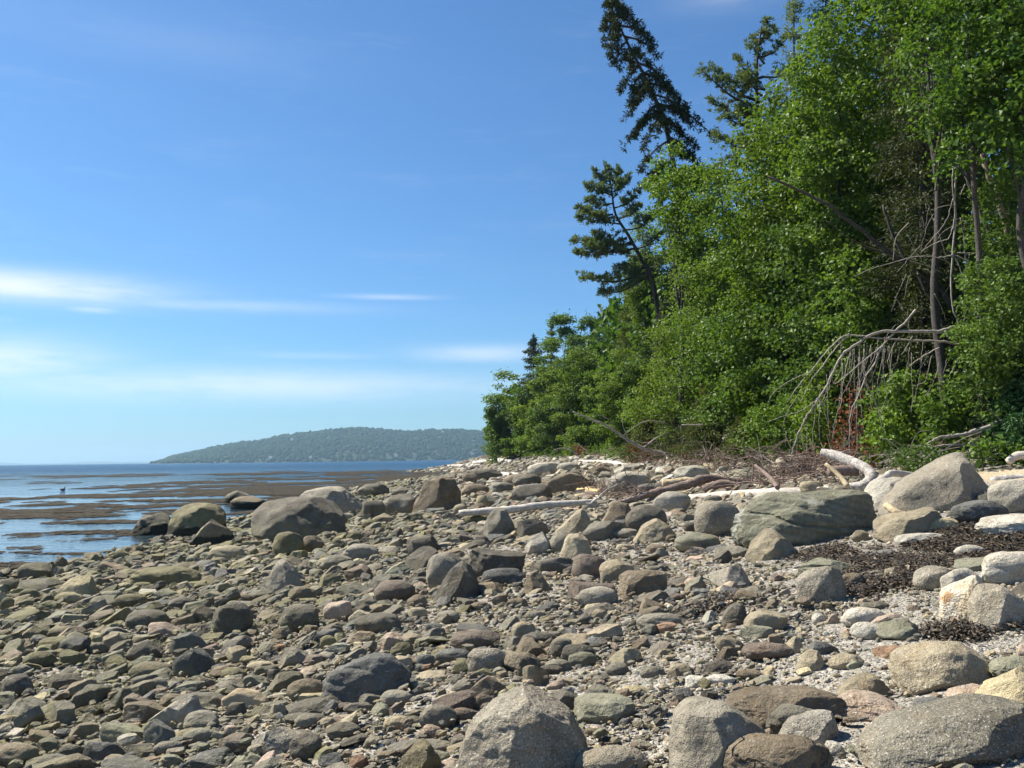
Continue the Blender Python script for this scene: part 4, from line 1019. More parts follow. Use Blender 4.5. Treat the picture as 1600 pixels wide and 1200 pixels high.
wrack('seaweed_wrack', [(1232, 884), (1255, 862), (1330, 850), (1400, 850), (1480, 832), (1530, 812), (1600, 822), (1640, 838), (1620, 868), (1540, 872), (1500, 884), (1440, 900), (1420, 915), (1350, 932), (1290, 918), (1300, 900), (1340, 888), (1280, 885)], 19000, .16,
      'dark dry seaweed wrack strewn over the gravel on the right')
wrack('seaweed_clump', [(1062, 962), (1090, 945), (1125, 932), (1150, 938), (1140, 955), (1105, 972)], 1500, .10, 'dark clump of dry seaweed beside the upright slate shard')
wrack('seaweed_clump', [(1440, 1000), (1480, 985), (1560, 978), (1590, 982), (1530, 995), (1470, 1008)], 1600, .10, 'thin strip of dark dry seaweed under the speckled cone boulder')

# ------------------------------------------------------------------ trees
def unit(V): return V / (np.linalg.norm(V, axis=-1, keepdims=True) + 1e-9)
def cards(mb, P, T, Nn, L, Wd, tint, fold=.18, pos=.5):
    """leaf blades: base, side, tip, side"""
    T = unit(T); B = unit(np.cross(T, Nn)); N2 = np.cross(B, T)
    L = np.broadcast_to(L, (len(P),))[:, None]; Wd = np.broadcast_to(Wd, (len(P),))[:, None]
    a = P; c = P + T * L - N2 * L * .12
    l = P + T * L * pos + B * Wd * .5 + N2 * Wd * fold; r = P + T * L * pos - B * Wd * .5 + N2 * Wd * fold
    V = np.stack([a, l, c, r], 1).reshape(-1, 3); i = np.arange(len(P))[:, None] * 4
    mb.add(V, i + np.array([[0, 1, 2, 3]]), tint=np.repeat(tint, 4) * .97 + .01)

TREES = 'trees of the wooded bank'
def broadleaf(name, px, D, ytop, hw, L, material, label, cat='tree', c0=.06, lean=0.0, cover=2.6, depth=None, bark=None, clump=.17, x_off=0, nb=10, drop=0.0, asp=1.0):
    cx = (px - 800) / F * D; z0 = float(gz(cx, D)) - .1
    top = at(px, ytop, D)[2]; H = top - z0; Rx = hw * D / F; Ry = depth or min(Rx, 3.2)
    base = np.array([cx + x_off, D, z0]); e = empty(name, base, label, cat, TREES if H > 3.5 else 'shrubs at the foot of the bank')
    rn = RNG
    zb = H * c0; cz = (H + zb) / 2; hz = (H - zb) / 2 * 1.06; L = L * 1.22
    nC = int(np.clip(60 + 26 * hw * (hz * 2 * F / D) / 8000, 50, 520))
    d = unit(rn.standard_normal((nC * 3, 3))); lump = 1 + .24 * fbm(d * 1.7 + px, 2)
    rr = rn.random(len(d)) ** .40
    C = d * (rr * lump)[:, None] * [Rx, Ry, hz]
    zf = (C[:, 2] / hz + 1) / 2
    C[:, 0] *= np.interp(zf, [0, .25, .6, 1], [.85, 1.05, 1.0, .75]); C[:, 0] += lean * zf * H - x_off; C[:, 2] += cz
    C = C[C[:, 2] > .15][:nC]; nC = len(C)
    if D > 55: cover *= 2.0
    Lp = max(L * rn.uniform(.85, 1.2), .0024 * D)
    area = 2 * Rx * 2 * hz * .8
    nL = int(min(60000, 1.36 * cover * area / (Lp * Lp * .42)))
    rc = clump * (Rx + hz) * .40 * rn.uniform(.35, 1.5, nC)
    rc = np.clip(rc, Lp * 1.8, .95)
    w = rc ** 2; k = rn.choice(nC, nL, p=w / w.sum())
    dd = unit(rn.standard_normal((nL, 3)) + [0, 0, .45]); q = rn.random(nL) ** .5
    P = C[k] + dd * (rc[k] * (.15 + 1.0 * q))[:, None] * [1.15, 1.15, .55 * asp] + rn.normal(0, .35, (nL, 3)) * rc[k][:, None] * (rn.random((nL, 1)) < .35)
    P[:, 2] = np.maximum(P[:, 2], .05)
    out_ = unit(C[k] - [lean * H * .5, 0, cz]);
    Nn = unit(dd * 1.1 + out_ * .35 + [0, 0, .6] + .62 * rn.standard_normal((nL, 3)))
    T = unit(dd * [1, 1, .4] + .7 * rn.standard_normal((nL, 3)) - [0, 0, .25 + drop])
    sz = Lp * rn.uniform(.7, 1.25, nL)
    tint = np.clip(rn.random(nC)[k] * .45 + .45 * rn.random(nL) + .1 * q, 0, 1)
    mb = MB(); cards(mb, P, T, Nn, sz, sz * .85, tint); mb.build('crown', material, e)
    # trunk with limbs
    mb = MB(); r0 = max(.02, .0095 * H); bk = bark or W_BARK
    ax = lambda f: np.array([-x_off * f + lean * H * f, 0, f * H]) 
    tp = np.array([ax(f) + rn.normal(0, .008 * H, 3) * [1, 1, 0] * (0 < f) for f in np.linspace(0, .86, 7)])
    C_ = curve(tp, 4); tube(mb, C_, np.linspace(r0, r0 * .2, len(C_)), 7, .5, .04)
    mb.build('trunk', bk, e, smooth=True)
    if H > 2:
        pick = rn.choice(nC, min(nC, nb), replace=False)
        for j in pick:
            f = np.clip((C[j, 2] / H) * .62, .08, .8); s_ = ax(f); mid = (s_ + C[j]) / 2 + [0, 0, .06 * H * rn.uniform(-.2, .6)]
            q_ = MB(); cc = curve([s_, mid, C[j]], 5); rb = r0 * .34 * (1 - f * .5); tube(q_, cc, np.linspace(rb, rb * .2, len(cc)), 5, .5, cap=False); q_.build('limb', bk, e, smooth=True)
    return e

def conifer(name, px, D, ytop, hw, material, label, axis=None, prof=None, nwh=26, per=6, droop=.35, tuft=.2, blades=60, gap=.0, bark=None, L=None, wid=.16, cat='tree', up=0.0, z_lo=.04, base_px=None, needles_up=0.0, group=TREES, thick=1.0):
    """axis: list of (px, py) from base to tip; prof: radius in px along the axis from tip (0) to base (1)"""
    rn = RNG
    cx = ((base_px or px) - 800) / F * D; z0 = float(gz(cx, D)) - .1
    base = np.array([cx, D, z0]); e = empty(name, base, label, cat, group)
    if axis is None: ax = np.array([base, at(px, ytop, D)])
    else: ax = np.array([base] + [at(a, b_, D) for a, b_ in axis])
    ax = curve(ax, 12) - base; seg_ = np.r_[0, np.cumsum(np.linalg.norm(np.diff(ax, axis=0), axis=1))]; H = seg_[-1]
    A = lambda s_: np.stack([np.interp(s_, seg_, ax[:, i]) for i in range(3)], -1)
    px2m = D / F
    prof = prof or [(0, .02), (.12, .28), (.4, .62), (.75, .95), (1, .9)]
    pu, pv = zip(*prof); scale = hw if max(pv) <= 1.6 else 1.0
    mb = MB(); r0 = min(.0055 * H + .03, .02 * H + .005); tube(mb, ax, np.linspace(r0, .02, len(ax)), 7, .5, .03); mb.build('trunk', bark or W_DARK, e, smooth=True)
    PP, TT, NN, TI = [], [], [], []; bmb = MB()
    Lb = L or max(.14, .0034 * D)
    for w_ in range(nwh):
        f = z_lo + (1 - z_lo) * ((w_ + rn.random() * .8) / nwh) ** .92; u = 1 - f
        R = np.interp(u, pu, pv) * scale * px2m
        ph = rn.random() * 6.28
        for b_ in range(per):
            if rn.random() < gap: continue
            a = ph + b_ * 6.283 / per + rn.normal() * .25; Rb = R * rn.uniform(.6, 1.15)
            hd = np.array([math.cos(a), math.sin(a), 0])
            p0 = A(f * H + rn.normal() * .01 * H); n_ = 7; s_ = np.linspace(0, 1, n_)
            pts = p0 + hd * (s_ * Rb)[:, None] + np.array([0, 0, 1.]) * ((up * s_ ** 1.6 - droop * s_ * (1 - .45 * s_)) * Rb)[:, None]
            rbr = .006 + .012 * Rb
            tube(bmb, pts, np.linspace(rbr, rbr * .3, n_), 4, .5, cap=False)
            m_ = int(2.6 * blades * (.25 + Rb / (hw * px2m + 1e-6)) * thick)
            s2 = rn.random(m_) ** .75; q = np.stack([np.interp(s2, s_, pts[:, i]) for i in range(3)], -1)
            lat = np.cross(hd, [0, 0, 1.]); side = rn.uniform(-1, 1, m_) * (1 - s2 * .75) * Rb * .38
            knot = rn.normal(0, 1, (8, 3)) * tuft * .75; kk = rn.integers(0, 8, m_)
            q = q + lat * side[:, None] - np.array([0, 0, 1.]) * (np.abs(side) * .3 + rn.random(m_) * tuft * (.7 - needles_up))[:, None] + knot[kk] * .6 + rn.normal(0, tuft * .28, (m_, 3))
            T = unit(hd * .75 + lat * np.sign(side)[:, None] * .5 + rn.normal(0, .55, (m_, 3)) + np.array([0, 0, needles_up * 1.4 - .35 * (1 - needles_up)]))
            PP.append(q); TT.append(T); NN.append(unit(rn.normal(0, .7, (m_, 3)) + [0, 0, .6])); TI.append(np.clip(rn.random(m_) * .6 + rn.random() * .35, 0, 1))
    # leader
    m_ = blades * 2; f = 1 - .10 * rn.random(m_) ** 1.3; q = A(f * H) + rn.normal(0, 1, (m_, 3)) * (np.clip((1 - f) * 9, .15, 1) * tuft * .55)[:, None]
    PP.append(q); TT.append(unit(rn.normal(0, .6, (m_, 3)) + [0, 0, .8])); NN.append(unit(rn.normal(0, 1, (m_, 3)))); TI.append(rn.random(m_))
    P = np.concatenate(PP); ok = P[:, 2] > .02; P = P[ok]
    mb = MB(); cards(mb, P, np.concatenate(TT)[ok], np.concatenate(NN)[ok], Lb * rn.uniform(.7, 1.2, len(P)), Lb * wid * 2, np.concatenate(TI)[ok], .1)
    mb.build('crown', material, e); bmb.build('branches', bark or W_DARK, e)['kind'] = 'stuff'
    return e

def pine(name, D, axis, tips, label, fill=None, tuftL=.17, base_px=None, dens=.58, material=None, up=.75, fwd=.55, lat_w=.34, sag=.10, wid=.22, nn=22, blob=.10):
    """white pine: plates of needle tufts along hand-placed boughs. tips: (trunk px, trunk py, tip px, tip py, dy, size)"""
    rn = RNG; cx = (axis[0][0] - 800) / F * D; z0 = float(gz(cx, D)) - .1; base = np.array([cx, D, z0]); e = empty(name, base, label, 'tree', TREES)
    A = curve([base] + [at(a, b_, D) for a, b_ in axis], 10) - base
    mb = MB(); tube(mb, A, np.linspace(.20, .03, len(A)), 8, .5, .03); mb.build('trunk', W_DARK, e, smooth=True)
    PP, TT, NN, TI = [], [], [], []
    for (ax_, ay_, bx_, by_, dy, sz) in tips:
        p0 = at(ax_, ay_, D) - base; p1 = at(bx_, by_, D) - base + [0, dy, 0]
        L = np.linalg.norm(p1 - p0); mid = (p0 + p1) / 2 - [0, 0, sag * L] + [0, dy * .1, 0]
        C = curve([p0, mid, p1], 9); q_ = MB(); tube(q_, C, np.linspace(.028 + .02 * L, .012, len(C)), 5, .5, cap=False); q_.build('bough', W_DARK, e, smooth=True)
        hd = unit(p1 - p0); lat = unit(np.cross(hd, [0, 0, 1.]))
        nt = int((12 + 26 * L) * dens)                      # tufts
        s_ = .22 + .80 * rn.random(nt) ** .8; c = np.stack([np.interp(s_, np.linspace(0, 1, len(C)), C[:, i]) for i in range(3)], -1)
        c = c + lat * (rn.uniform(-1, 1, nt) * L * lat_w * (1.2 - s_))[:, None] + rn.normal(0, 1, (nt, 3)) * blob + np.array([0, 0, 1.]) * ((rn.random(nt) ** 1.5 - .12) * 1.5 * sz * D / F * (1.25 - s_))[:, None] + hd * rn.normal(0, .08, nt)[:, None]
        dirs = unit(rn.normal(0, .75, (nt, nn, 3)) + np.array([0, 0, up]) + hd * fwd)
        PP.append((c[:, None] + dirs * .03).reshape(-1, 3)); TT.append(dirs.reshape(-1, 3)); NN.append(unit(rn.normal(0, 1, (nt * nn, 3)))); TI.append(np.repeat(rn.random(nt), nn) * .6 + .35 * rn.random(nt * nn))
    P = np.concatenate(PP); mb = MB(); LL = max(tuftL, .0044 * D) * rn.uniform(.6, 1.4, len(P))
    cards(mb, P, np.concatenate(TT), np.concatenate(NN), LL, LL * wid, np.concatenate(TI), .1); mb.build('crown', material or N_PINE, e)
    return e

B = broadleaf
# far end of the wooded bank
B('tree', 792, 103, 584, 30, .12, L_BIRCH, 'bright green leafy tree at the far left end of the bank', c0=.0, clump=.2)
B('tree', 776, 101, 618, 18, .12, L_MAPLE, 'narrow leafy tree at the water end, left of the last bright tree', c0=.0)
B('shrub', 768, 96, 676, 13, .10, L_OLIVE, 'sparse grey green bush leaning out at the far left tip of the bank', c0=.1, cover=.7, cat='shrub')
conifer('spruce', 833, 99, 524, 40, N_SPRUCE, 'dark spiky spruce rising behind the last leafy trees of the bank', nwh=22, per=7, droop=.15, blades=26, up=.1)
conifer('pine', 862, 108, 508, 26, N_PINE, 'pale feathery pine top behind the dark spiky spruce', nwh=16, per=6, droop=-.1, blades=30, needles_up=.6)
B('tree', 818, 96, 605, 34, .11, L_MAPLE, 'green leafy tree in front of the dark spiky spruce', c0=.0)
B('tree', 850, 90, 582, 36, .11, L_BIRCH, 'yellow green leafy tree right below the dark spiky spruce', c0=.0)
B('tree', 885, 96, 503, 44, .11, L_MAPLE, 'tall dense leafy tree topping the slope right of the pale pine', c0=.05)
B('tree', 925, 92, 494, 40, .11, L_OLIVE, 'olive leafy tree on the skyline below the leaning pine', c0=.1)
conifer('spruce', 884, 80, 575, 22, N_SPRUCE, 'slim dark spruce standing between leafy trees low on the bank', nwh=22, per=6, blades=24)
B('tree', 908, 76, 548, 42, .10, L_BIRCH, 'pale yellow green maple in the middle of the far slope', c0=.0, clump=.2)
B('tree', 865, 82, 625, 40, .10, L_OLIVE, 'low leafy tree at the foot of the far slope', c0=.0)
B('tree', 942, 70, 575, 34, .10, L_MAPLE, 'green tree low on the far slope right of the pale maple', c0=.0)
B('shrub', 835, 92, 672, 36, .10, L_MAPLE, 'dense green bush at the beach edge under the far trees', c0=.0, cat='shrub')
B('shrub', 905, 72, 668, 30, .10, L_BIRCH, 'light green bush behind the far fallen branch', c0=.0, cat='shrub')
conifer('pine', 985, 70, 436, 46, N_CEDAR, 'broad olive conifer under the leaning pine', nwh=20, per=6, droop=.05, blades=40, up=.1, needles_up=.4)
B('tree', 968, 62, 560, 40, .10, L_BIRCH, 'bright leafy tree with pale clusters in the middle of the bank', c0=.0, clump=.2)
B('tree', 1005, 58, 520, 38, .10, L_MAPLE, 'green leafy tree beneath the broad olive conifer', c0=.0)
conifer('spruce', 1052, 54, 318, 40, N_SPRUCE, 'thin ragged spruce with drooping tufts below the leaning spruce', nwh=30, per=5, droop=.5, blades=34, gap=.2)
conifer('spruce', 1040, 50, 470, 44, N_SPRUCE, 'dark spruce filling the slope right of the broad olive conifer', nwh=28, per=6, droop=.3, blades=40)
B('tree', 1012, 66, 340, 30, .10, L_BIRCH, 'leafy tree top showing behind the ragged spruce', c0=.3)
B('tree', 1030, 48, 560, 46, .10, L_BIRCH, 'yellow green leafy tree over the grey fallen branches', c0=.0, clump=.2)
conifer('cedar', 1060, 44, 600, 50, N_CEDAR, 'olive brown cedar bush behind the grey fallen branches', nwh=18, per=7, droop=.2, blades=44)
# leaning pine and spruce against the sky
pine('pine', 56, [(1040, 600), (1022, 450), (1002, 405), (982, 368), (962, 335), (956, 300), (951, 266)],
     [(955, 300, 914, 290, 0, 10), (956, 290, 930, 268, .3, 8), (954, 290, 948, 262, 0, 8), (955, 292, 968, 264, .3, 8), (958, 300, 983, 280, 0, 9), (957, 318, 919, 311, .4, 10), (960, 325, 995, 305, 0, 12),
      (958, 335, 903, 328, 0, 13), (960, 338, 903, 344, -.5, 6), (964, 342, 1000, 320, .5, 12), (970, 350, 930, 340, -.6, 12), (975, 360, 1024, 340, 0, 14), (980, 372, 893, 373, .5, 8), (988, 382, 928, 366, 0, 12), (985, 378, 902, 398, 0, 12), (992, 388, 920, 390, -.6, 12),
      (990, 390, 1035, 365, 0, 14), (998, 400, 966, 388, .5, 10), (1012, 425, 911, 435, 0, 12), (1008, 418, 966, 418, .5, 14), (1014, 430, 938, 460, 0, 9), (1010, 420, 1050, 400, 0, 14), (1015, 435, 985, 425, .4, 10), (958, 310, 970, 290, -.5, 12), (956, 305, 938, 300, -.5, 10)],
     'leaning white pine with flat layered boughs against the sky')
AX = [(1123, 640), (1095, 520), (1068, 380), (1054, 270), (1042, 206), (1022, 150), (1000, 105), (980, 66), (962, 28), (952, 1)]
ayy = np.array([q[1] for q in AX[::-1]], float); axx = np.array([q[0] for q in AX[::-1]], float)
TP = [(946, 14), (958, 12), (944, 44), (942, 50), (975, 30), (982, 22), (1000, 36), (947, 64), (953, 90), (956, 104), (1009, 58), (1022, 76), (1027, 92), (968, 108), (970, 143), (1018, 104), (1048, 133), (1058, 150), (1040, 142), (982, 168), (978, 184), (1005, 150), (1072, 168), (1066, 182),
      (985, 150), (976, 228), (990, 216), (1000, 200), (1090, 205), (1114, 214), (1088, 228), (1075, 215), (1003, 262), (1000, 298), (1015, 290), (1088, 250), (1070, 240), (1030, 320), (1018, 306), (1100, 300), (1095, 270), (1040, 350), (1110, 350), (1060, 400), (1120, 400), (1050, 440), (1125, 450), (1060, 330), (1080, 320), (1075, 360), (1095, 420)]
tips = []
for i, (tx, ty) in enumerate(TP):
    y0 = max(2, ty - 20 - abs(tx - np.interp(ty, ayy, axx)) * .45); x0 = np.interp(y0, ayy, axx)
    tips.append((x0, y0, tx, ty, RNG.uniform(-.35, .35), 4))
    if i % 2: x0 = np.interp(y0 + 8, ayy, axx); tips.append((x0, y0 + 8, x0 + (tx - x0) * RNG.uniform(-.5, .6), ty + RNG.uniform(-6, 10), RNG.choice([-1, 1]) * RNG.uniform(.7, 1.3), 4))
pine('spruce', 43, AX, tips, 'tall leaning spruce with tufted ragged boughs reaching the top of the photo', tuftL=.15, material=N_SPRUCE, up=-.15, fwd=.35, lat_w=.13, sag=-.12, wid=.26, nn=13, blob=.075, dens=.50)
pine('pine', 36, [(1215, 500), (1195, 300), (1185, 200), (1182, 110), (1190, 40)],
     [(1190, 170, 1095, 108, 0, 12), (1190, 160, 1118, 100, .5, 12), (1190, 130, 1150, 92, 0, 12), (1192, 120, 1125, 132, -.4, 10), (1195, 100, 1175, 70, 0, 12), (1188, 70, 1200, 30, 0, 14), (1188, 80, 1182, 52, .5, 12),
      (1190, 180, 1112, 148, .6, 10), (1200, 200, 1124, 178, 0, 12), (1200, 215, 1118, 208, .5, 12), (1200, 225, 1140, 228, 0, 12), (1190, 150, 1160, 130, -.6, 14), (1195, 190, 1150, 180, -.6, 14), (1200, 200, 1165, 215, .6, 14), (1190, 90, 1230, 60, 0, 14), (1190, 120, 1240, 110, 0, 14), (1190, 60, 1215, 40, .5, 12), (1195, 150, 1235, 150, .6, 14), (1195, 180, 1160, 165, .8, 14), (1195, 140, 1165, 105, .8, 14), (1198, 205, 1230, 200, -.6, 14), (1200, 230, 1170, 245, -.5, 14), (1200, 240, 1130, 250, .5, 12)],
     'dark pine with upswept boughs sticking out left above the maples', tuftL=.15)
# near and middle woods
B('tree', 1068, 40, 232, 62, .12, L_MAPLE, 'leafy maple bough mass in front of the leaning spruce foot', c0=.62, clump=.16)
B('tree', 1140, 38, 250, 80, .12, L_MAPLE, 'tall maple right of the leaning spruce with rounded lit clusters', c0=.02, cover=3)
B('tree', 1085, 41, 395, 62, .11, L_BIRCH, 'yellow green leafy tree under the leaning spruce', c0=.0, cover=2.8)
B('tree', 1120, 39, 500, 60, .11, L_OLIVE, 'olive leafy tree lower on the bank behind the cedar bushes', c0=.0)
conifer('spruce', 1290, 33, -90, 110, N_GREEN, 'tall dark conifer behind the big maples at the top', nwh=30, per=7, blades=60, droop=.3, up=.1)
conifer('pine', 1240, 35, -40, 60, N_PINE, 'feathery pine top poking above the big maple', nwh=24, per=6, blades=50, droop=-.1, needles_up=.6)
B('tree', 1235, 33, 165, 95, .11, L_BIRCH, 'big fine-leaved tree with yellow green foliage in the middle of the woods', c0=.15, cover=3.2)
B('tree', 1330, 29, 10, 115, .12, L_MAPLE, 'largest maple with bright leaf clusters near the top of the photo', c0=.35, cover=3.2, clump=.13)
B('tree', 1180, 34, 430, 85, .11, L_MAPLE, 'dense maple at mid height left of the arching dead branches', c0=.0, cover=3)
B('tree', 1285, 29, 330, 90, .11, L_OLIVE, 'shaded leafy tree behind the arching dead branches', c0=.1, cover=3)
B('tree', 1340, 26, 400, 60, .12, L_MAPLE, 'maple with hanging bright leaves above the dead branches', c0=.4, cover=2.0)
conifer('spruce', 1440, 25, -260, 105, N_SPRUCE, 'tall dark spruce with bare inner twigs right of the largest maple', nwh=44, per=8, blades=60, droop=.4, gap=.1)
conifer('spruce', 1400, 31, -300, 150, N_SPRUCE, 'dark spruce deep in the wood behind the hanging branch', nwh=40, per=8, blades=60, droop=.4)
B('tree', 1545, 19.8, -60, 105, .10, L_ASPEN, 'aspen with bright round leaves at the upper right', c0=.55, cover=2.0, clump=.15, bark=W_BARK, nb=4)
B('tree', 1620, 19, -100, 90, .10, L_ASPEN, 'aspen at the right edge with bright leaves', c0=.5, cover=2.2, bark=W_BARK, nb=4)
B('tree', 1480, 22, -120, 80, .10, L_MAPLE, 'leafy tree top crossing the upper edge between spruce and aspen', c0=.75, cover=2.0)
B('tree', 1570, 18.8, 415, 75, .075, L_OLIVE, 'dense small-leaved tree low at the right edge', c0=.22, cover=3)
B('tree', 1600, 20, 250, 60, .075, L_OLIVE, 'small-leaved tree at the right edge under the aspens', c0=.1, cover=2.4)
conifer('spruce', 1610, 18.4, 540, 70, N_GREEN, 'young dark green fir at the lower right edge of the wood', nwh=14, per=8, blades=70, droop=.25)
conifer('fir', 1615, 21, 240, 75, N_GREEN, 'dark green fir behind the small-leaved tree at the right edge', nwh=24, per=7, blades=60, droop=.3)
# shrubs along the foot
B('tree', 1450, 26, 380, 50, .11, L_BIRCH, 'thin leafy tree in the shade behind the vine-like hanging branches', c0=.25, cover=.7)
conifer('spruce', 1082, 41, 520, 46, N_SPRUCE, 'dark spruce breaking the green leaves above the spreading cedar bush', nwh=26, per=7, blades=60, droop=.35)
B('shrub', 1478, 20.2, 583, 42, .11, L_MAPLE, 'bright young maple bush behind the big peaked granite boulder', c0=.0, cover=2.6, cat='shrub')
B('shrub', 1395, 23, 560, 42, .10, L_MAPLE, 'green bush under the hanging dead branches', c0=.0, cover=2.6, cat='shrub')
B('shrub', 1375, 21.5, 640, 34, .10, L_MAPLE, 'low dark green bush behind the white birch log', c0=.0, cover=2.4, cat='shrub')
B('shrub', 1235, 27, 610, 62, .10, L_MAPLE, 'wide maple bush at the foot of the arching dead branches', c0=.0, cover=2.8, cat='shrub')
B('shrub', 1190, 29, 640, 40, .10, L_BIRCH, 'light green bush left of the arching dead branches', c0=.0, cat='shrub')
B('shrub', 1280, 25, 560, 36, .10, L_BIRCH, 'thin leafy shrub seen through the arching dead branches', c0=.0, cover=1.4, cat='shrub')
conifer('cedar', 1110, 36, 605, 66, N_CEDAR, 'spreading olive cedar bush left of the driftwood heap', nwh=14, per=8, blades=60, droop=.1, cat='shrub')
conifer('cedar', 1160, 32, 655, 42, N_CEDAR, 'low brownish cedar bush behind the root heap', nwh=12, per=8, blades=60, droop=.1, cat='shrub')
conifer('cedar', 1010, 46, 655, 46, N_CEDAR, 'sprawling olive juniper under the grey fallen branches', nwh=12, per=8, blades=50, droop=.1, cat='shrub')
B('shrub', 1430, 18.5, 690, 44, .06, L_OLIVE, 'low olive shrub with reddish stems left of the peaked boulder', c0=.0, cover=1.6, cat='shrub')
B('plant', 1530, 18, 688, 22, .09, L_ASPEN, 'small bright leafy plant on the sand behind the peaked boulder', c0=.0, cover=2.2, cat='plant')
B('plant', 1592, 17.8, 692, 18, .08, L_ASPEN, 'small leafy plant at the right edge above the sand', c0=.0, cover=1.8, cat='plant')
for (px, D, yt, hw, lab) in ((1328, 22.5, 585, 22, 'rust red dead conifer sapling behind the dead branches'), (1318, 22, 660, 30, 'rust red dead brush above the white birch log'), (1355, 21.3, 690, 24, 'low red brown dead brush right of the birch log'),
                             (1105, 36, 596, 9, 'small rust red dead bough in the middle of the bank'), (1000, 44, 690, 26, 'red brown dead needles under the grey fallen branches'), (1075, 38, 690, 24, 'red brown brush beside the driftwood tangle'),
                             (905, 66, 694, 12, 'tiny red brown dead bush at the far bank foot'), (1260, 24, 700, 26, 'red brown dead twigs over the boulder in the driftwood heap')):
    e_ = B('dead_brush', px, D, yt, hw, .075, N_RED, lab, c0=.0, cover=.42, cat='brush', bark=W_TWIG, nb=12); e_['group'] = 'dead red brown brush'

# dark woods behind the first trees
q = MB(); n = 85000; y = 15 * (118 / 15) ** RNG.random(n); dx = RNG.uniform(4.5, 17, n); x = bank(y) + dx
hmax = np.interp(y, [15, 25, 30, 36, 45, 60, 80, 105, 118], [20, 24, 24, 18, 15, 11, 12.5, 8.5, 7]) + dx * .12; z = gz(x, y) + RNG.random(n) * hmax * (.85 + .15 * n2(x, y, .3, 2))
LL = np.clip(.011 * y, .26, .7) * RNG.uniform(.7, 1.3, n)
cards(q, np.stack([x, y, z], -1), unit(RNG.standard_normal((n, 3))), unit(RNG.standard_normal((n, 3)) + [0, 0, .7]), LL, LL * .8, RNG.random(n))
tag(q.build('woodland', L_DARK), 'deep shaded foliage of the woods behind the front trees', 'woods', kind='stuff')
# low ground plants and litter along the bank foot
q = MB(); n = 16000; y = 16 * (105 / 16) ** RNG.random(n); x = bank(y) + RNG.uniform(-.3, 3.0, n) + .8 * n2(y, y * 0, .3, 2); z = gz(x, y) + RNG.random(n) ** 2 * .55
LL = np.clip(.0035 * y, .07, .25) * RNG.uniform(.7, 1.3, n)
kk = n2(x, y, .6, 3) + .25 * RNG.standard_normal(n) > -.1
cards(q, np.stack([x, y, z], -1)[kk], unit(RNG.standard_normal((n, 3)) + [0, 0, .6])[kk], unit(RNG.standard_normal((n, 3)) + [0, 0, 1])[kk], LL[kk], LL[kk] * .5, RNG.random(n)[kk])
tag(q.build('undergrowth', L_OLIVE), 'low weeds and seedlings along the foot of the bank', 'undergrowth', kind='stuff')

# bare leaning trunks in the dark gap of the wood
def snag(name, limbs, label, material, group='bare trunks and dead branches of the bank', cat='dead tree'):
    o0 = at(*limbs[0][0][0]); e = empty(name, o0, label, cat, group)
    for i, (pts, r0, r1) in enumerate(limbs):
        C = curve([at(*p) for p in pts], 6, .0) - o0; C[1:-1] += RNG.normal(0, 1, C[1:-1].shape) * max(.006, r0 * .16)
        q = MB(); tube(q, C, np.linspace(r0, r1, len(C)) * (1.05 if r0 < .05 else 1), 6 if r0 > .03 else 4, RNG.random(), .05)
        q.build('trunk' if i == 0 else 'branch', material, e, smooth=True)
    return e
def P_(D, *pts): return [(a, b_, D) for a, b_ in pts]
D1 = 20.5
snag('bare_trunk', [(P_(24, (1560, 700), (1500, 500), (1440, 430), (1360, 372), (1290, 318), (1200, 276)), .10, .03), (P_(24, (1400, 400), (1340, 380), (1290, 345)), .03, .012)], 'long bare grey trunk slanting from lower right up into the fine-leaved tree', W_BARK)
snag('bare_trunk', [(P_(22, (1600, 560), (1575, 430), (1560, 400), (1540, 350), (1515, 285), (1500, 230)), .075, .05)], 'bare grey trunk slanting up right of the hanging branch', W_BARK)
snag('bare_trunk', [(P_(21, (1590, 420), (1562, 320), (1545, 275), (1535, 240)), .08, .06)], 'reddish brown trunk just right of the slanting grey trunk', W_BROWN)
snag('bare_trunk', [(P_(24, (1530, 640), (1470, 500), (1435, 430), (1400, 380), (1380, 320)), .06, .03)], 'thin grey trunk leaning left behind the dead branches', W_BARK)
snag('hanging_branch', [(P_(D1, (1497, 240), (1492, 300), (1493, 340), (1488, 400), (1486, 440), (1489, 480), (1499, 510), (1500, 520)), .026, .018),
                        (P_(D1, (1491, 250), (1488, 290), (1492, 330), (1484, 370), (1465, 378), (1440, 392)), .016, .008), (P_(D1, (1488, 395), (1500, 420), (1510, 450), (1508, 480)), .014, .006),
                        (P_(D1, (1490, 398), (1470, 402), (1440, 400), (1410, 406), (1390, 412), (1360, 420), (1335, 432)), .014, .005), (P_(D1, (1488, 397), (1520, 412), (1545, 436), (1555, 446)), .013, .006),
                        (P_(D1, (1496, 395), (1530, 396), (1550, 398), (1565, 402)), .012, .006), (P_(D1, (1500, 340), (1505, 370), (1508, 400), (1510, 440)), .010, .005),
                        (P_(D1, (1492, 320), (1475, 322), (1455, 328)), .010, .005), (P_(D1, (1420, 348), (1400, 372), (1395, 408)), .011, .006), (P_(D1, (1512, 308), (1535, 325), (1555, 333), (1590, 333)), .012, .007),
                        (P_(D1, (1489, 310), (1478, 345), (1455, 375), (1438, 396)), .010, .005), (P_(D1, (1508, 288), (1500, 305)), .012, .008)],
     'pale vine-like dead branches hanging straight down in the dark gap', W_TWIG)
tw = []
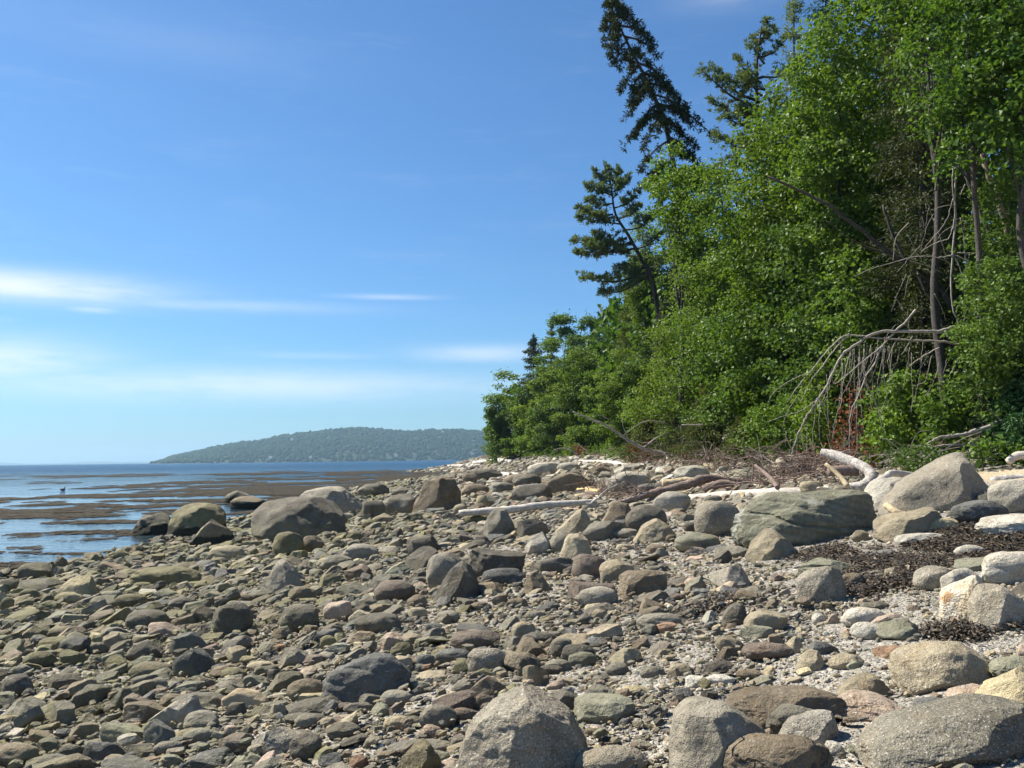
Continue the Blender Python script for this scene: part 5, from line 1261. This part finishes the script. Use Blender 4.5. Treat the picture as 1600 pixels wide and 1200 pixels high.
for _ in range(34):
    x0, y0 = RNG.uniform(1395, 1560), RNG.uniform(300, 520); a = RNG.uniform(-2.6, 2.6) + 1.57 * 0; L_ = RNG.uniform(20, 70); c_, s_ = math.cos(a), abs(math.sin(a))
    tw.append((P_(D1 + RNG.uniform(.2, 1.2), (x0, y0), (x0 + c_ * L_ * .5, y0 + s_ * L_ * .4 + RNG.uniform(-5, 5)), (x0 + c_ * L_, y0 + s_ * L_)), RNG.uniform(.005, .009), .003))
snag('dead_twigs', tw, 'thin pale dead twigs tangled behind the vine-like hanging branches', W_TWIG)
D2 = 19.5
arch = [(P_(D2, (1560, 545), (1530, 520), (1497, 511), (1465, 518), (1420, 518), (1370, 520), (1335, 540), (1315, 556), (1298, 590), (1283, 618), (1262, 648), (1250, 672), (1240, 700), (1235, 722)), .045, .010),
        (P_(D2, (1560, 545), (1510, 540), (1470, 534), (1430, 532), (1375, 528), (1325, 524), (1300, 540), (1275, 570), (1250, 600), (1230, 628)), .03, .006),
        (P_(D2, (1431, 484), (1415, 503), (1398, 518), (1385, 533), (1376, 543), (1350, 563), (1325, 585), (1304, 600)), .026, .008),
        (P_(D2, (1376, 543), (1368, 565), (1352, 590), (1340, 620), (1330, 645), (1327, 680), (1328, 712)), .022, .008),
        (P_(D2, (1343, 534), (1344, 565), (1355, 600), (1368, 628), (1375, 650), (1379, 675)), .012, .005),
        (P_(D2, (1330, 545), (1322, 575), (1316, 610), (1314, 630), (1305, 655), (1300, 690)), .010, .005),
        (P_(D2, (1327, 521), (1305, 545), (1285, 572), (1270, 590), (1255, 620), (1250, 628)), .014, .005),
        (P_(D2, (1315, 530), (1313, 570)), .007, .004), (P_(D2, (1375, 545), (1368, 575), (1360, 598)), .010, .005),
        (P_(D2, (1272, 580), (1240, 592), (1210, 612), (1200, 630)), .009, .004), (P_(D2, (1283, 618), (1255, 640), (1225, 650), (1198, 660)), .008, .004),
        (P_(D2, (1250, 672), (1256, 700), (1262, 712), (1275, 720)), .007, .004), (P_(D2, (1255, 660), (1246, 690), (1245, 718)), .008, .004), (P_(D2, (1245, 620), (1230, 645), (1222, 670)), .007, .003),
        (P_(D2, (1426, 525), (1415, 545), (1408, 555)), .010, .005), (P_(D2, (1400, 530), (1388, 560), (1390, 578)), .009, .005), (P_(D2, (1405, 527), (1392, 548)), .008, .004),
        (P_(D2, (1468, 543), (1445, 555), (1430, 565), (1420, 573)), .016, .006), (P_(D2, (1458, 548), (1450, 580), (1446, 595), (1430, 603)), .008, .004), (P_(D2, (1480, 560), (1474, 585)), .007, .004),
        (P_(D2, (1498, 560), (1488, 578), (1483, 588)), .010, .006), (P_(D2, (1338, 628), (1340, 700)), .006, .004), (P_(D2, (1360, 620), (1362, 645)), .006, .003),
        (P_(D2, (1280, 618), (1290, 650), (1298, 680)), .006, .003), (P_(D2, (1275, 630), (1270, 680), (1271, 702)), .006, .003)]
for _ in range(34):
    x0 = RNG.uniform(1268, 1480); y0 = np.interp(x0, [1265, 1300, 1340, 1380, 1480], [600, 560, 538, 525, 535]) + RNG.uniform(0, 25); L_ = RNG.uniform(35, 120); dx_ = RNG.uniform(-28, 10)
    arch.append((P_(D2 + RNG.uniform(-.3, .5), (x0, y0), (x0 + dx_ * .2, y0 + L_ * .35), (x0 + dx_ * .6, y0 + L_ * .7), (x0 + dx_ + RNG.uniform(-6, 6), y0 + L_)), RNG.uniform(.005, .009), .003))
snag('arching_dead_branches', arch, 'pale bare branches arching over the beach edge and drooping to the driftwood heap', W_TWIG)
D3 = 18.6
snag('fallen_branch', [(P_(D3, (1620, 640), (1575, 655), (1530, 672), (1500, 680), (1470, 683), (1445, 695)), .07, .02), (P_(D3, (1560, 690), (1520, 695), (1480, 695), (1450, 700)), .03, .012), (P_(D3, (1448, 698), (1470, 710), (1482, 718)), .014, .006),
                       (P_(D3, (1600, 690), (1575, 698), (1555, 712)), .05, .03)], 'grey fallen branch lying in shade behind the peaked granite boulder', W_TWIG)
D4 = 42
snag('fallen_tree', [(P_(D4, (1150, 745), (1100, 726), (1060, 714), (1015, 704), (985, 690), (960, 672), (925, 655), (895, 643)), .13, .03),
                     (P_(D4, (1060, 714), (1050, 690), (1055, 672), (1040, 662)), .03, .012), (P_(D4, (1005, 700), (1025, 685), (1045, 676), (1058, 668), (1035, 660), (1010, 658), (990, 668), (972, 682)), .04, .012),
                     (P_(D4, (1025, 690), (1005, 692), (995, 688)), .02, .01), (P_(D4, (1058, 670), (1062, 695)), .02, .01), (P_(D4, (985, 690), (975, 670), (972, 655)), .02, .01), (P_(D4, (960, 672), (950, 655), (935, 648)), .02, .008), (P_(D4, (1048, 673), (1030, 672)), .015, .008)],
     'fallen grey tree with curved bare limbs sloping down to the tangle, middle of the bank', W_TWIG)
snag('fallen_branch', [(P_(60, (935, 722), (918, 706), (903, 693)), .05, .02)], 'short pale branch sticking up at the far bank foot', W_PALE)
snag('fallen_branch', [(P_(62, (912, 720), (895, 705), (880, 700), (865, 703)), .05, .02)], 'thin arched branch at the far bank foot', W_TWIG)
snag('fallen_branch', [(P_(34, (1200, 655), (1160, 668), (1135, 682), (1130, 690)), .09, .05), (P_(34, (1120, 662), (1090, 664), (1065, 664)), .03, .02)], 'pale broken limb lying on the cedar bush', W_TWIG)

# gull on the water
def bird():
    Db = 2.4 * F / 41.0; p = at(121, 0, Db); p[2] = .02; e = empty('gull', p, 'small dark gull floating on the calm water near a weed mat', 'bird')
    V, T = ICO[3]
    def body(name, c, s, m_):
        W_ = V.copy(); W_[:, 2] += np.where(W_[:, 0] < -.3, (-W_[:, 0] - .3) * .5, 0); q = MB(); q.add(W_ * s + c, None, T); return q.build(name, m_, e, smooth=True)
    body('body', [0, 0, .07], [.26, .11, .10], W_DARK); body('neck', [.16, 0, .19], [.06, .06, .12], W_PALE); body('head', [.19, 0, .30], [.075, .055, .055], W_PALE)
    q = MB(); q.add([[.25, .02, .30], [.25, -.02, .30], [.25, 0, .32], [.34, 0, .29]], None, [[0, 1, 3], [1, 2, 3], [2, 0, 3], [0, 2, 1]]); q.build('beak', W_ORANGE, e)
bird()

# ------------------------------------------------------------------ air
m = bpy.data.materials.new('haze'); m.use_nodes = True; t = NT(m.node_tree); t.n.clear()
o_ = t.new('ShaderNodeOutputMaterial'); pv = t.new('ShaderNodeVolumePrincipled'); t.put(pv.inputs['Color'], (.50, .76, 1.0)); pv.inputs['Density'].default_value = 1.2e-4; pv.inputs['Anisotropy'].default_value = .2
t.l.new(pv.outputs[0], o_.inputs['Volume'])
a, b_, zl, zh = 15000., 15000., -6., 190.
q = MB(); q.add([[-a, -800, zl], [a, -800, zl], [a, b_, zl], [-a, b_, zl], [-a, -800, zh], [a, -800, zh], [a, b_, zh], [-a, b_, zh]], [[0, 3, 2, 1], [4, 5, 6, 7], [0, 1, 5, 4], [1, 2, 6, 5], [2, 3, 7, 6], [3, 0, 4, 7]])
tag(q.build('haze', m), 'thin blue summer haze over the bay', 'haze', kind='stuff')
